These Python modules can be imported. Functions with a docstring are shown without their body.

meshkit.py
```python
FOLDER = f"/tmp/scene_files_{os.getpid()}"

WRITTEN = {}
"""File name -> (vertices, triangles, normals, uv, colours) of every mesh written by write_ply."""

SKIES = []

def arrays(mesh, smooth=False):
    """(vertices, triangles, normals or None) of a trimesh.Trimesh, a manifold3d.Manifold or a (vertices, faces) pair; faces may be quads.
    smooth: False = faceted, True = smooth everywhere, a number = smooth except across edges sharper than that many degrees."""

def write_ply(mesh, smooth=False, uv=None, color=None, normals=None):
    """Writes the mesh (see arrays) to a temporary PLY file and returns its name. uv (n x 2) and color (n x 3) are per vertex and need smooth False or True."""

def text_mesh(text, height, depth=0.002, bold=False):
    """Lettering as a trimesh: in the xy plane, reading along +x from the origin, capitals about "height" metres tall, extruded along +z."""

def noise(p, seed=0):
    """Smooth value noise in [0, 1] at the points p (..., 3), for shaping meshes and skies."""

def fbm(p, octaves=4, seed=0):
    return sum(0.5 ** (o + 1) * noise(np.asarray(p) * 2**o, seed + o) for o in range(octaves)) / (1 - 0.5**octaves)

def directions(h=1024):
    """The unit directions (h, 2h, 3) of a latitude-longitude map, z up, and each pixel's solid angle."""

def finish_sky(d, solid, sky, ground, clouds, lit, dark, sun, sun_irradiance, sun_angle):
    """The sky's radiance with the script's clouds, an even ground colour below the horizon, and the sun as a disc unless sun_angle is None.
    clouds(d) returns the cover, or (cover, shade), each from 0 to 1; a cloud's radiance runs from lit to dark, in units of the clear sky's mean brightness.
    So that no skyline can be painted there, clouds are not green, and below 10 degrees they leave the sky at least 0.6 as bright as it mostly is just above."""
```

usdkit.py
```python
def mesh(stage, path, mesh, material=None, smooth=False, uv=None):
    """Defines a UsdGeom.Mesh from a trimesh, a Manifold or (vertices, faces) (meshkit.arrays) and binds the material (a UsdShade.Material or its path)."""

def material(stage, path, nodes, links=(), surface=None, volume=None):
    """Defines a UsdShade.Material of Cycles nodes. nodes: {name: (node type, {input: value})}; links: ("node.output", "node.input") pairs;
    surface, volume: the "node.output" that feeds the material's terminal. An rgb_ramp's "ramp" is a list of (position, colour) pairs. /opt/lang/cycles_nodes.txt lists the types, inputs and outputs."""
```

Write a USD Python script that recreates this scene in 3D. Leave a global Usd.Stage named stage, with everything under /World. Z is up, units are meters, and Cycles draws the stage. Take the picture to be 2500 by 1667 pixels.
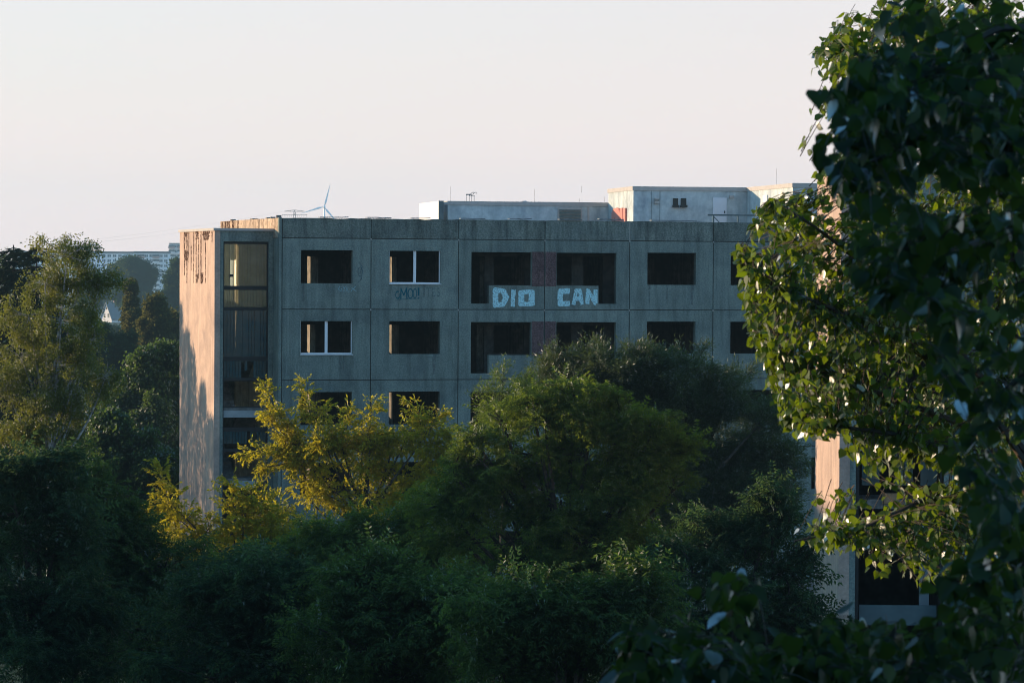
import math, random, numpy as np, trimesh, usdkit, meshkit
from pxr import Usd, UsdGeom, UsdLux, UsdShade, Gf, Sdf, Vt
from shapely.geometry import box as sbox, Polygon, LineString, MultiPolygon
from shapely.ops import unary_union

# ------------------------------------------------------------------ camera, sky, sun, exposure
stage = Usd.Stage.CreateInMemory()
UsdGeom.SetStageUpAxis(stage, 'Z'); UsdGeom.SetStageMetersPerUnit(stage, 1.0)
UsdGeom.Xform.Define(stage, '/World'); UsdGeom.Scope.Define(stage, '/World/Looks')
FPX, W0, H0 = 8000.0, 2500.0, 1667.0          # focal length in pixels of the 2500 px wide photograph
PITCH, ROLL, EYE = math.atan(178.0/8000.0), 0.006, np.array([0, 0, 14.0])
EXPOSURE = 1.45
SUN_EL, SUN_AZ = math.radians(5.5), math.atan2(-0.968, 0.25)   # azimuth = atan2(x, y)
SUN_I, SKY_I = 0.68, 0.13
SUN_COL = (1.0, 0.74, 0.49)
HAZE = 0.00012
_R0, _F0, _U0 = np.array([1.0, 0, 0]), np.array([0, math.cos(PITCH), -math.sin(PITCH)]), np.array([0, math.sin(PITCH), math.cos(PITCH)])
CR = _R0*math.cos(ROLL) + _U0*math.sin(ROLL)
CU = _U0*math.cos(ROLL) - _R0*math.sin(ROLL)
CF = _F0
cam = UsdGeom.Camera.Define(stage, '/World/camera')
m = Gf.Matrix4d(*CR, 0, *CU, 0, *(-CF), 0, *EYE, 1)
cam.AddTransformOp().Set(m)
cam.CreateHorizontalApertureAttr(36.0); cam.CreateVerticalApertureAttr(36.0*682/1024)
cam.CreateFocalLengthAttr(36.0*FPX/W0)
cam.CreateFStopAttr(14.0); cam.CreateFocusDistanceAttr(110.0)
cam.CreateExposureAttr(EXPOSURE)
cam.CreateClippingRangeAttr(Gf.Vec2f(0.5, 20000))

SUN_DIR = np.array([math.sin(SUN_AZ)*math.cos(SUN_EL), math.cos(SUN_AZ)*math.cos(SUN_EL), math.sin(SUN_EL)])
dome = UsdLux.DomeLight.Define(stage, '/World/sky')
dome.GetPrim().SetCustomDataByKey('kind', 'structure')
sky_mat = usdkit.material(stage, '/World/Looks/sky', {
    'tc': ('texture_coordinate', {}),
    's': ('sky_texture', {'sky_type': 'single_scattering', 'sun_disc': False, 'sun_elevation': SUN_EL, 'sun_rotation': SUN_AZ,
                          'air_density': 1.0, 'aerosol_density': 0.6, 'ozone_density': 3.0, 'altitude': 100.0}),
    'map': ('mapping', {'scale': (2.0, 2.0, 9.0)}),
    'n': ('noise_texture', {'scale': 1.6, 'detail': 5.0, 'roughness': 0.55}),
    'sx': ('separate_xyz', {}),
    'el': ('map_range', {'from_min': 0.0, 'from_max': 0.30, 'to_min': 0.90, 'to_max': 0.03, 'range_type': 'smoothstep', 'clamp': True}),
    'r': ('map_range', {'from_min': 0.2, 'from_max': 0.8, 'to_min': 0.92, 'to_max': 1.06}),
    'f': ('math', {'math_type': 'multiply'}),
    'tint': ('mix', {'mix_type': 'multiply', 'fac': 1.0, 'color2': (0.62, 1.12, 1.22)}),
    'mix': ('mix', {'color2': (3.09, 2.46, 2.44)}),
    'b': ('background_shader', {'strength': SKY_I})},
    [('tc.generated', 'map.vector'), ('map.vector', 'n.vector'), ('n.fac', 'r.value'), ('tc.generated', 'sx.vector'), ('sx.z', 'el.value'),
     ('el.result', 'f.value1'), ('r.result', 'f.value2'), ('f.value', 'mix.fac'),
     ('s.color', 'tint.color1'), ('tint.color', 'mix.color1'), ('mix.color', 'b.color')], surface='b.background')
UsdShade.MaterialBindingAPI.Apply(dome.GetPrim()).Bind(sky_mat)
sun = UsdLux.DistantLight.Define(stage, '/World/sun')
sun.CreateNormalizeAttr(True); sun.CreateIntensityAttr(SUN_I); sun.CreateAngleAttr(0.5); sun.CreateColorAttr(Gf.Vec3f(*SUN_COL))
zax = SUN_DIR; xax = np.cross([0, 0, 1.0], zax); xax /= np.linalg.norm(xax); yax = np.cross(zax, xax)
sun.AddTransformOp().Set(Gf.Matrix4d(*xax, 0, *yax, 0, *zax, 0, 0, 0, 60, 1))

rng = np.random.default_rng(11)
random.seed(5)

# ------------------------------------------------------------------ small helpers
def at(px, py, depth):
    """the point seen at a pixel of the photograph, at a depth along the view axis"""
    d = CF + CR*((px-W0/2)/FPX) + CU*((H0/2-py)/FPX)
    return EYE + d*depth

_used = {}
def numbered(path):
    k = _used.get(path, 0); _used[path] = k+1
    return path if k == 0 else f'{path}_{k:03d}'

def tag(o, label=None, cat=None, group=None, kind=None):
    p = o.GetPrim() if hasattr(o, 'GetPrim') else o
    for k, v in (('label', label), ('category', cat), ('group', group), ('kind', kind)):
        if v: p.SetCustomDataByKey(k, v)
    return p

def thing(name, label, cat, loc=(0, 0, 0), rotz=0.0, group=None):
    x = UsdGeom.Xform.Define(stage, numbered('/World/'+name))
    x.AddTranslateOp().Set(Gf.Vec3d(*map(float, loc)))
    if rotz: x.AddRotateZOp().Set(math.degrees(rotz))
    return tag(x, label, cat, group)

def obj(name, mesh, mat, parent=None, smooth=False, label=None, kind=None):
    base = parent.GetPath().pathString if parent else '/World'
    o = usdkit.mesh(stage, numbered(base+'/'+name), mesh, mat, smooth)
    tag(o, label, kind=kind)
    return o.GetPrim()

def bx(x0, x1, y0, y1, z0, z1):
    b = trimesh.creation.box([x1-x0, y1-y0, z1-z0]); b.apply_translation([(x0+x1)/2, (y0+y1)/2, (z0+z1)/2]); return b

def cat_(ms): return trimesh.util.concatenate(ms)

def plate(poly, v0, v1):
    """a shapely polygon in (u, z) as a slab between v0 and v1"""
    geoms = getattr(poly, 'geoms', [poly]); out = []
    for g in geoms:
        if g.is_empty or g.area < 1e-6: continue
        e = trimesh.creation.extrude_polygon(g, abs(v1-v0), engine='earcut')
        v = np.array(e.vertices); e.vertices = np.stack([v[:, 0], min(v0, v1)+v[:, 2], v[:, 1]], 1); e.invert()
        out.append(e)
    return cat_(out)

def side_plate(poly, u0, u1):
    """a shapely polygon in (v, z) as a slab between u0 and u1"""
    e = plate(poly, u0, u1); v = np.array(e.vertices); e.vertices = v[:, [1, 0, 2]]; e.invert(); return e

def tube(pts, r0, r1=None, n=6):
    pts = np.asarray(pts, float); r1 = r0 if r1 is None else r1
    k = len(pts); rr = np.linspace(r0, r1, k) if np.ndim(r0) == 0 else np.asarray(r0)
    t = np.gradient(pts, axis=0); t /= np.maximum(np.linalg.norm(t, axis=1, keepdims=True), 1e-9)
    ref = np.array([0.31, 0.2, 0.93]); a = np.cross(t, ref); a /= np.maximum(np.linalg.norm(a, axis=1, keepdims=True), 1e-9); b = np.cross(t, a)
    ang = np.arange(n)/n*2*np.pi
    v = (pts[:, None]+rr[:, None, None]*(np.cos(ang)[None, :, None]*a[:, None]+np.sin(ang)[None, :, None]*b[:, None])).reshape(-1, 3)
    f = []
    for i in range(k-1):
        for j in range(n):
            p, q = i*n+j, i*n+(j+1) % n
            f += [[p, q, q+n], [p, q+n, p+n]]
    f += [[(k-1)*n, (k-1)*n+j, (k-1)*n+j+1] for j in range(1, n-1)] + [[0, j+1, j] for j in range(1, n-1)]
    return trimesh.Trimesh(v, f, process=False)

def bez(p0, p1, p2, n=7):
    t = np.linspace(0, 1, n)[:, None]
    return (1-t)**2*p0 + 2*t*(1-t)*p1 + t*t*p2

class Frame:
    """a building's local frame: x along the front, y into the depth"""
    def __init__(s, px, depth, phi):
        p = at(px, 655, depth); s.o = np.array([p[0], p[1], 0.0]); s.phi = phi
        s.d = np.array([math.cos(phi), math.sin(phi), 0]); s.n = np.array([-math.sin(phi), math.cos(phi), 0])
    def w(s, u, v, z): return s.o + s.d*u + s.n*v + np.array([0, 0, z])
    def uz(s, px, py, v=0.0):
        """local u and z of what is seen at a pixel on the plane y = v"""
        ray = CF + CR*((px-W0/2)/FPX) + CU*((H0/2-py)/FPX)
        t = np.dot(s.o + s.n*v - EYE, s.n)/np.dot(ray, s.n)
        q = EYE + ray*t - s.o
        return float(np.dot(q, s.d)), float(q[2])

# ------------------------------------------------------------------ materials
def mat(name, nodes, links, surface='p.BSDF', volume=None):
    return usdkit.material(stage, '/World/Looks/'+name, nodes, links, surface, volume)

def plain(name, col, rough=0.7, metallic=0.0, vary=0.18, scale=3.0, spec=0.3):
    c = np.array(col)
    return mat(name, {'tc': ('texture_coordinate', {}), 'n': ('noise_texture', {'scale': scale, 'detail': 5.0, 'roughness': 0.65}),
                      'r': ('rgb_ramp', {'ramp': [(0.25, c*(1-vary)), (0.75, np.minimum(c*(1+vary), 0.95))]}),
                      'p': ('principled_bsdf', {'roughness': rough, 'metallic': metallic, 'specular_ior_level': spec})},
               [('tc.object', 'n.vector'), ('n.fac', 'r.fac'), ('r.color', 'p.base_color')])

def concrete(name, dark, light, speck=22.0, streak=0.35, bump=0.02, per=0.16, speck_amt=0.7, streak_scale=(2.2, 2.2, 0.22)):
    d, l = np.array(dark), np.array(light)
    mid = (d+l)/2
    return mat(name, {
        'tc': ('texture_coordinate', {}), 'oi': ('object_info', {}),
        'n1': ('noise_texture', {'scale': speck, 'detail': 3.0, 'roughness': 0.7}),
        'r1': ('rgb_ramp', {'ramp': [(0.36, mid+(d-mid)*speck_amt*1.3), (0.5, mid), (0.66, mid+(l-mid)*speck_amt*1.5)]}),
        'n2': ('noise_texture', {'scale': 0.8, 'detail': 6.0, 'roughness': 0.65, 'distortion': 0.4}),
        'r2': ('rgb_ramp', {'ramp': [(0.3, (0.72, 0.73, 0.76)), (0.62, (1.12, 1.10, 1.06))]}),
        'map': ('mapping', {'scale': streak_scale}),
        'n3': ('noise_texture', {'scale': 1.6, 'detail': 5.0, 'roughness': 0.6}),
        'r3': ('rgb_ramp', {'ramp': [(0.34, (1-streak, 1-streak, 1-streak)), (0.56, (1.0, 1.0, 1.0))]}),
        'rp': ('map_range', {'from_min': 0.0, 'from_max': 1.0, 'to_min': 1-per, 'to_max': 1+per}),
        'm1': ('mix', {'mix_type': 'multiply', 'fac': 1.0}), 'm2': ('mix', {'mix_type': 'multiply', 'fac': 1.0}), 'm3': ('mix', {'mix_type': 'multiply', 'fac': 1.0}),
        'cc': ('combine_color', {}),
        'b': ('bump', {'strength': 0.7, 'distance': bump}),
        'p': ('principled_bsdf', {'roughness': 0.88, 'specular_ior_level': 0.2})},
        [('tc.object', 'n1.vector'), ('tc.object', 'n2.vector'), ('tc.object', 'map.vector'), ('map.vector', 'n3.vector'),
         ('n1.fac', 'r1.fac'), ('n2.fac', 'r2.fac'), ('n3.fac', 'r3.fac'), ('r1.color', 'm1.color1'), ('r2.color', 'm1.color2'),
         ('m1.color', 'm2.color1'), ('r3.color', 'm2.color2'), ('oi.random', 'rp.value'), ('rp.result', 'cc.r'), ('rp.result', 'cc.g'), ('rp.result', 'cc.b'),
         ('m2.color', 'm3.color1'), ('cc.color', 'm3.color2'), ('m3.color', 'p.base_color'), ('n1.fac', 'b.height'), ('b.normal', 'p.normal')])

def leaf_mat(name, cols, trans, gloss=0.05, rough=0.45, tw=0.42):
    """a leaf's colour varies from leaf to leaf and from sprig to sprig; some sunlight passes through"""
    k = len(cols)
    t = np.array(trans)
    return mat(name, {
        'g': ('geometry', {}), 'oi': ('object_info', {}),
        'a': ('math', {'math_type': 'add'}), 'h': ('math', {'math_type': 'multiply', 'value2': 0.5}),
        'r': ('rgb_ramp', {'ramp': [(i/(k-1)*0.7+0.15, np.array(c)) for i, c in enumerate(cols)]}),
        'tr': ('rgb_ramp', {'ramp': [(0.15, t*0.65), (0.85, t*1.2)]}),
        'd': ('diffuse_bsdf', {}), 't': ('translucent_bsdf', {}), 'mx': ('mix_closure', {'fac': tw}),
        'gl': ('glossy_bsdf', {'color': (0.9, 0.9, 0.9), 'roughness': rough}), 'fr': ('fresnel', {'IOR': 1.42}),
        'gs': ('math', {'math_type': 'multiply', 'value2': gloss*10}), 'mg': ('mix_closure', {})},
        [('g.random_per_island', 'a.value1'), ('oi.random', 'a.value2'), ('a.value', 'h.value1'), ('h.value', 'r.fac'), ('h.value', 'tr.fac'),
         ('r.color', 'd.color'), ('tr.color', 't.color'), ('d.BSDF', 'mx.closure1'), ('t.BSDF', 'mx.closure2'),
         ('fr.fac', 'gs.value1'), ('gs.value', 'mg.fac'), ('mx.closure', 'mg.closure1'), ('gl.BSDF', 'mg.closure2')], surface='mg.closure')

M = {}
M['panel'] = concrete('exposed_aggregate', (0.112, 0.143, 0.130), (0.248, 0.285, 0.250), speck=17.0, streak=0.30, speck_amt=0.5, per=0.12)
M['parapet'] = concrete('parapet_aggregate', (0.100, 0.122, 0.108), (0.228, 0.250, 0.218), speck=17.0, streak=0.5)
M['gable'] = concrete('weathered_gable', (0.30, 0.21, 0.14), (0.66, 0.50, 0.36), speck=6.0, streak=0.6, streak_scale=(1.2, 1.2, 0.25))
M['plaster'] = concrete('tower_plaster', (0.42, 0.30, 0.235), (0.53, 0.385, 0.305), speck=16.0, streak=0.18, bump=0.008, per=0.04)
M['pebble'] = concrete('brown_pebble', (0.055, 0.030, 0.030), (0.19, 0.115, 0.115), speck=26.0, streak=0.2, speck_amt=1.0)
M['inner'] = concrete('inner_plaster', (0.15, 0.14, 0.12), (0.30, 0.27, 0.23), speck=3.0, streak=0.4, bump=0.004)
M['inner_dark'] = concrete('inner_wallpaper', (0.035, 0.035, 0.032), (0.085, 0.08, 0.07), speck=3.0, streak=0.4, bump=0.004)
M['slab'] = concrete('bare_slab', (0.17, 0.16, 0.15), (0.30, 0.28, 0.26), speck=6.0)
M['joint'] = plain('joint_filler', (0.035, 0.035, 0.035), 0.9)
M['stair_white'] = concrete('stairwell_paint', (0.68, 0.62, 0.46), (0.88, 0.83, 0.66), speck=3.0, streak=0.3, bump=0.003)
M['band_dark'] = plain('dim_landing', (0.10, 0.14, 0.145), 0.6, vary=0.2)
M['white_frame'] = plain('white_frame', (0.72, 0.72, 0.72), 0.45, vary=0.06)
M['dark_frame'] = plain('dark_frame', (0.022, 0.02, 0.019), 0.6, vary=0.3)
M['flash'] = plain('zinc_flashing', (0.16, 0.18, 0.19), 0.5, metallic=0.3, vary=0.3)
M['coping'] = plain('pale_coping', (0.42, 0.38, 0.34), 0.6, vary=0.15)
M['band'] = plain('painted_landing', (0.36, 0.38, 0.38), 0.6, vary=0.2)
M['timber'] = plain('old_timber', (0.34, 0.20, 0.11), 0.8, vary=0.4, scale=5.0)
M['stain'] = mat('damp_stain', {'tc': ('texture_coordinate', {}), 'n': ('noise_texture', {'scale': 9.0, 'detail': 4.0, 'roughness': 0.6}),
                 'r': ('rgb_ramp', {'ramp': [(0.40, (0.0, 0.0, 0.0)), (0.56, (0.82, 0.82, 0.82))]}),
                 'd': ('diffuse_bsdf', {'color': (0.085, 0.05, 0.038)}), 't': ('transparent_bsdf', {}), 'x': ('mix_closure', {})},
                 [('tc.object', 'n.vector'), ('n.fac', 'r.fac'), ('r.color', 'x.fac'), ('t.BSDF', 'x.closure1'), ('d.BSDF', 'x.closure2')], surface='x.closure')
M['runoff'] = mat('run_off', {'tc': ('texture_coordinate', {}), 'n': ('noise_texture', {'scale': 6.0, 'detail': 5.0, 'roughness': 0.7}),
                 'r': ('rgb_ramp', {'ramp': [(0.35, (0.0, 0.0, 0.0)), (0.7, (0.55, 0.55, 0.55))]}),
                 'd': ('diffuse_bsdf', {'color': (0.075, 0.085, 0.08)}), 't': ('transparent_bsdf', {}), 'x': ('mix_closure', {})},
                 [('tc.object', 'n.vector'), ('n.fac', 'r.fac'), ('r.color', 'x.fac'), ('t.BSDF', 'x.closure1'), ('d.BSDF', 'x.closure2')], surface='x.closure')
def spray(name, col, lo, hi, scale=20.0):
    return mat(name, {'tc': ('texture_coordinate', {}), 'n': ('noise_texture', {'scale': scale, 'detail': 3.0, 'roughness': 0.7}),
                 'r': ('rgb_ramp', {'ramp': [(lo, (0.0, 0.0, 0.0)), (hi, (1.0, 1.0, 1.0))]}),
                 'd': ('diffuse_bsdf', {'color': col}), 't': ('transparent_bsdf', {}), 'x': ('mix_closure', {})},
                 [('tc.object', 'n.vector'), ('n.fac', 'r.fac'), ('r.color', 'x.fac'), ('t.BSDF', 'x.closure1'), ('d.BSDF', 'x.closure2')], surface='x.closure')
M['spray_cyan'] = spray('spray_cyan', (0.46, 0.72, 0.74), 0.40, 0.56, 19.0)
M['spray_teal'] = spray('spray_teal', (0.01, 0.10, 0.125), 0.24, 0.38)
M['spray_dark'] = spray('spray_dark', (0.05, 0.08, 0.085), 0.42, 0.60)
M['spray_pale'] = spray('spray_pale', (0.25, 0.42, 0.45), 0.42, 0.56)
M['ufrost'] = mat('profiled_glass', {'tc': ('texture_coordinate', {}), 'oi': ('object_info', {}), 'n': ('noise_texture', {'scale': 2.0, 'detail': 4.0}),
                 'r': ('rgb_ramp', {'ramp': [(0.3, (0.70, 0.64, 0.38)), (0.7, (0.86, 0.82, 0.58))]}),
                 't': ('translucent_bsdf', {}), 'tp': ('transparent_bsdf', {'color': (0.92, 0.90, 0.72)}), 'd': ('diffuse_bsdf', {'color': (0.10, 0.12, 0.11)}),
                 'g': ('glossy_bsdf', {'roughness': 0.25}), 'fr': ('fresnel', {'IOR': 1.5}),
                 'x1': ('mix_closure', {'fac': 0.60}), 'x2': ('mix_closure', {'fac': 0.12}), 'x3': ('mix_closure', {})},
                 [('tc.object', 'n.vector'), ('n.fac', 'r.fac'), ('r.color', 't.color'), ('tp.BSDF', 'x1.closure1'), ('t.BSDF', 'x1.closure2'),
                  ('x1.closure', 'x2.closure1'), ('d.BSDF', 'x2.closure2'), ('fr.fac', 'x3.fac'), ('x2.closure', 'x3.closure1'), ('g.BSDF', 'x3.closure2')], surface='x3.closure')
M['bwall'] = concrete('pale_render', (0.42, 0.475, 0.475), (0.55, 0.595, 0.59), speck=3.0, streak=0.22, bump=0.003, per=0.02, streak_scale=(0.8, 0.8, 0.12))
M['ufrost_teal'] = mat('stained_glass_strip', {'tc': ('texture_coordinate', {}), 'n': ('noise_texture', {'scale': 1.3, 'detail': 4.0}),
                 'r': ('rgb_ramp', {'ramp': [(0.35, (0.10, 0.26, 0.28)), (0.6, (0.34, 0.36, 0.30))]}), 'r2': ('rgb_ramp', {'ramp': [(0.4, (0.03, 0.10, 0.115)), (0.65, (0.12, 0.13, 0.12))]}),
                 't': ('translucent_bsdf', {}), 'tp': ('transparent_bsdf', {'color': (0.50, 0.68, 0.66)}), 'd': ('diffuse_bsdf', {}),
                 'g': ('glossy_bsdf', {'roughness': 0.25}), 'fr': ('fresnel', {'IOR': 1.5}),
                 'x1': ('mix_closure', {'fac': 0.60}), 'x2': ('mix_closure', {'fac': 0.45}), 'x3': ('mix_closure', {})},
                 [('tc.object', 'n.vector'), ('n.fac', 'r.fac'), ('n.fac', 'r2.fac'), ('r.color', 't.color'), ('r2.color', 'd.color'), ('tp.BSDF', 'x1.closure1'), ('t.BSDF', 'x1.closure2'),
                  ('x1.closure', 'x2.closure1'), ('d.BSDF', 'x2.closure2'), ('fr.fac', 'x3.fac'), ('x2.closure', 'x3.closure1'), ('g.BSDF', 'x3.closure2')], surface='x3.closure')
M['bwhite'] = plain('white_panel', (0.74, 0.73, 0.71), 0.5, vary=0.05)
M['louvre'] = plain('louvre_green', (0.10, 0.15, 0.14), 0.5)
M['darkvent'] = plain('dark_louvre', (0.03, 0.028, 0.022), 0.6)
M['rail'] = plain('rail_steel', (0.10, 0.13, 0.13), 0.5, metallic=0.3)
M['red'] = plain('red_letter', (0.60, 0.22, 0.17), 0.5, vary=0.05)
M['doorwhite'] = plain('door_white', (0.68, 0.70, 0.72), 0.4, vary=0.04)
M['far_wall'] = plain('far_wall', (0.76, 0.75, 0.74), 0.8, vary=0.06, scale=0.2)
M['far_wall2'] = plain('far_wall_warm', (0.82, 0.74, 0.68), 0.8, vary=0.06, scale=0.2)
M['far_roof'] = plain('far_roof', (0.10, 0.10, 0.105), 0.8)
M['far_glass'] = plain('far_glass', (0.06, 0.07, 0.08), 0.2, vary=0.3, scale=0.4)
M['far_pink'] = plain('far_pink', (0.50, 0.30, 0.25), 0.8)
M['house_wall'] = plain('house_wall', (0.66, 0.64, 0.62), 0.8, vary=0.05)
M['house_roof'] = plain('house_roof', (0.07, 0.10, 0.115), 0.5, vary=0.2)
M['turbine'] = plain('turbine_white', (0.88, 0.86, 0.88), 0.4, vary=0.03)
M['pylon'] = plain('pylon_steel', (0.13, 0.12, 0.11), 0.6)
M['bark'] = concrete('bark', (0.035, 0.028, 0.022), (0.10, 0.085, 0.07), speck=14.0, streak=0.4, bump=0.02, streak_scale=(6, 6, 0.8))
M['birch_bark'] = concrete('birch_bark', (0.25, 0.23, 0.21), (0.70, 0.66, 0.62), speck=5.0, streak=0.5, streak_scale=(1, 1, 5))
M['twig'] = plain('twig_bark', (0.075, 0.055, 0.04), 0.8)
M['ground'] = mat('rough_grass', {'g': ('geometry', {}), 'n': ('noise_texture', {'scale': 0.35, 'detail': 8.0, 'roughness': 0.7}),
                 'r': ('rgb_ramp', {'ramp': [(0.3, (0.025, 0.035, 0.015)), (0.5, (0.045, 0.06, 0.025)), (0.72, (0.085, 0.08, 0.045))]}),
                 'p': ('principled_bsdf', {'roughness': 0.95, 'specular_ior_level': 0.1})},
                 [('g.position', 'n.vector'), ('n.fac', 'r.fac'), ('r.color', 'p.base_color')])

# ------------------------------------------------------------------ ground
def terrain(x, y):
    t = np.clip((np.asarray(y, float)-150)/550, 0, 1)
    return -10.0*t*t*(3-2*t)
gx = np.concatenate([np.linspace(-3000, -200, 12), np.linspace(-160, 160, 17), np.linspace(200, 3000, 12)])
gy = np.concatenate([np.linspace(-600, -60, 6), np.linspace(-20, 700, 37), np.linspace(760, 3400, 14)])
GX, GY = np.meshgrid(gx, gy, indexing='ij')
GV = np.stack([GX, GY, terrain(GX, GY)], -1).reshape(-1, 3)
ny = len(gy); gi = np.arange(len(gx)-1)[:, None]*ny + np.arange(ny-1)[None]
gq = np.stack([gi, gi+ny, gi+ny+1, gi+1], -1).reshape(-1, 4)
tag(obj('ground', (GV, gq), M['ground'], smooth=True), 'rough grass ground between the derelict blocks', 'ground', kind='structure')

# ------------------------------------------------------------------ the derelict block in the middle
PHI = math.radians(16.2)
A = Frame(681, 129.0, PHI)
ZT, ZR = 15.148, 15.95
zj = [ZT-2.8*k for k in range(6)]             # ceiling joints, top storey first
zj[5] = 1.15
u0 = A.uz(689, 600)[0]
PW, NB = 3.6, 8
blk = thing('derelict_block', 'long grey concrete panel block with empty windows, five storeys, graffiti DIO CAN', 'building', A.o, PHI)
g = 0.016
WIN = (0.76, 2.85, 0.47, 1.78)                # left, right, below the joint: top, bottom
for k in range(5):
    zt, zb = zj[k], zj[k+1]
    for b in range(NB):
        a0 = u0+PW*b
        p = sbox(a0+g, zb+g, a0+PW-g, zt-g)
        if b in (2, 3):
            if b == 2: hole = unary_union([sbox(a0+0.53, zt-1.83, a0+3.05, zt-0.50), sbox(a0+0.53, zt-2.56, a0+1.27, zt-1.8)]); peb = sbox(a0+3.07, zt-1.86, a0+PW-g-0.01, zt-0.47)
            else: hole = unary_union([sbox(a0+0.50, zt-1.83, a0+3.03, zt-0.50), sbox(a0+2.28, zt-2.56, a0+3.03, zt-1.8)]); peb = sbox(a0+g+0.01, zt-1.86, a0+0.48, zt-0.47)
            obj('loggia_panel', plate(p.difference(hole), 0, 0.22), M['panel'], blk)
            obj('pebble_panel', plate(peb, -0.012, 0.02), M['pebble'], blk, label='dark brown pebble strip beside a loggia opening')
        else:
            hole = sbox(a0+WIN[0], zt-WIN[3], a0+WIN[1], zt-WIN[2])
            obj('wall_panel', plate(p.difference(hole), 0, 0.25), M['panel'], blk)
for b in range(NB):                            # attic band
    a0 = u0+PW*b
    top = [(a0+g, ZR+0.004*rng.standard_normal())]
    xs = np.linspace(a0+g, a0+PW-g, 14)
    rag = [(x, ZR-abs(0.016*rng.standard_normal())) for x in xs]
    obj('parapet_panel', plate(Polygon([(a0+g, ZT+g)]+[(a0+PW-g, ZT+g)]+rag[::-1]), -0.01, 0.2), M['parapet'], blk)
LEN = u0+PW*NB
obj('corner_post', bx(0, u0-g, 0.0, 0.25, 0, ZR), M['panel'], blk)
obj('joint_filler', cat_([bx(0.02, LEN, 0.05, 0.07, z-0.03, z+0.03) for z in zj]+[bx(u0+PW*b-0.03, u0+PW*b+0.03, 0.05, 0.07, 0.1, ZR-0.05) for b in range(NB+1)]), M['joint'], blk)
obj('plinth', bx(0.01, LEN, 0.04, 0.25, -0.1, zj[5]-g), M['slab'], blk)
for k in range(6):
    obj('floor_slab', bx(0.15, LEN, 0.26, 11.74, zj[k]-0.10, zj[k]+0.10), M['slab'], blk)
obj('roof_slab', bx(0.16, LEN, 0.21, 11.74, ZR-0.45, ZR-0.30), M['slab'], blk)
for b in range(NB+1):
    uu = u0+PW*b
    if b == 0: continue
    obj('cross_wall', bx(uu-0.07, uu+0.07, 0.255, 11.74, 0.05, ZR-0.5), M['inner'], blk)
# gable: left end wall, its upper strip weathered
obj('gable_wall', bx(0.003, 0.15, 0.26, 11.99, 0, ZT-0.015), M['panel'], blk)
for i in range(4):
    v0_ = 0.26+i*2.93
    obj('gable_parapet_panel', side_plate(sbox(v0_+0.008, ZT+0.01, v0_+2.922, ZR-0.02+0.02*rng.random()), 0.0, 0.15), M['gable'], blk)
for (v_, w_, h_, d_) in [(0.5, 0.10, 0.16, 0.2), (1.6, 0.12, 0.08, 0.2), (2.3, 0.3, 0.06, 0.2), (5.2, 0.5, 0.05, 0.25), (9.6, 0.25, 0.08, 0.2)]:
    obj('coping_fragment', bx(0.0, d_, v_, v_+w_, ZR-0.02, ZR+h_*0.6), M['slab'], blk)
for (v_, w_) in [(8.0, 0.30), (8.9, 0.55), (9.8, 0.7), (10.6, 0.45), (11.3, 0.4)]:
    pts = [(v_+i/8*w_, ZR-0.02) for i in range(9)]+[(v_+w_*(1-i/8), ZT+0.02+0.3*rng.random()) for i in range(9)]
    obj('damp_stain', side_plate(Polygon(pts).buffer(0), -0.004, -0.002), M['stain'], blk)
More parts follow.
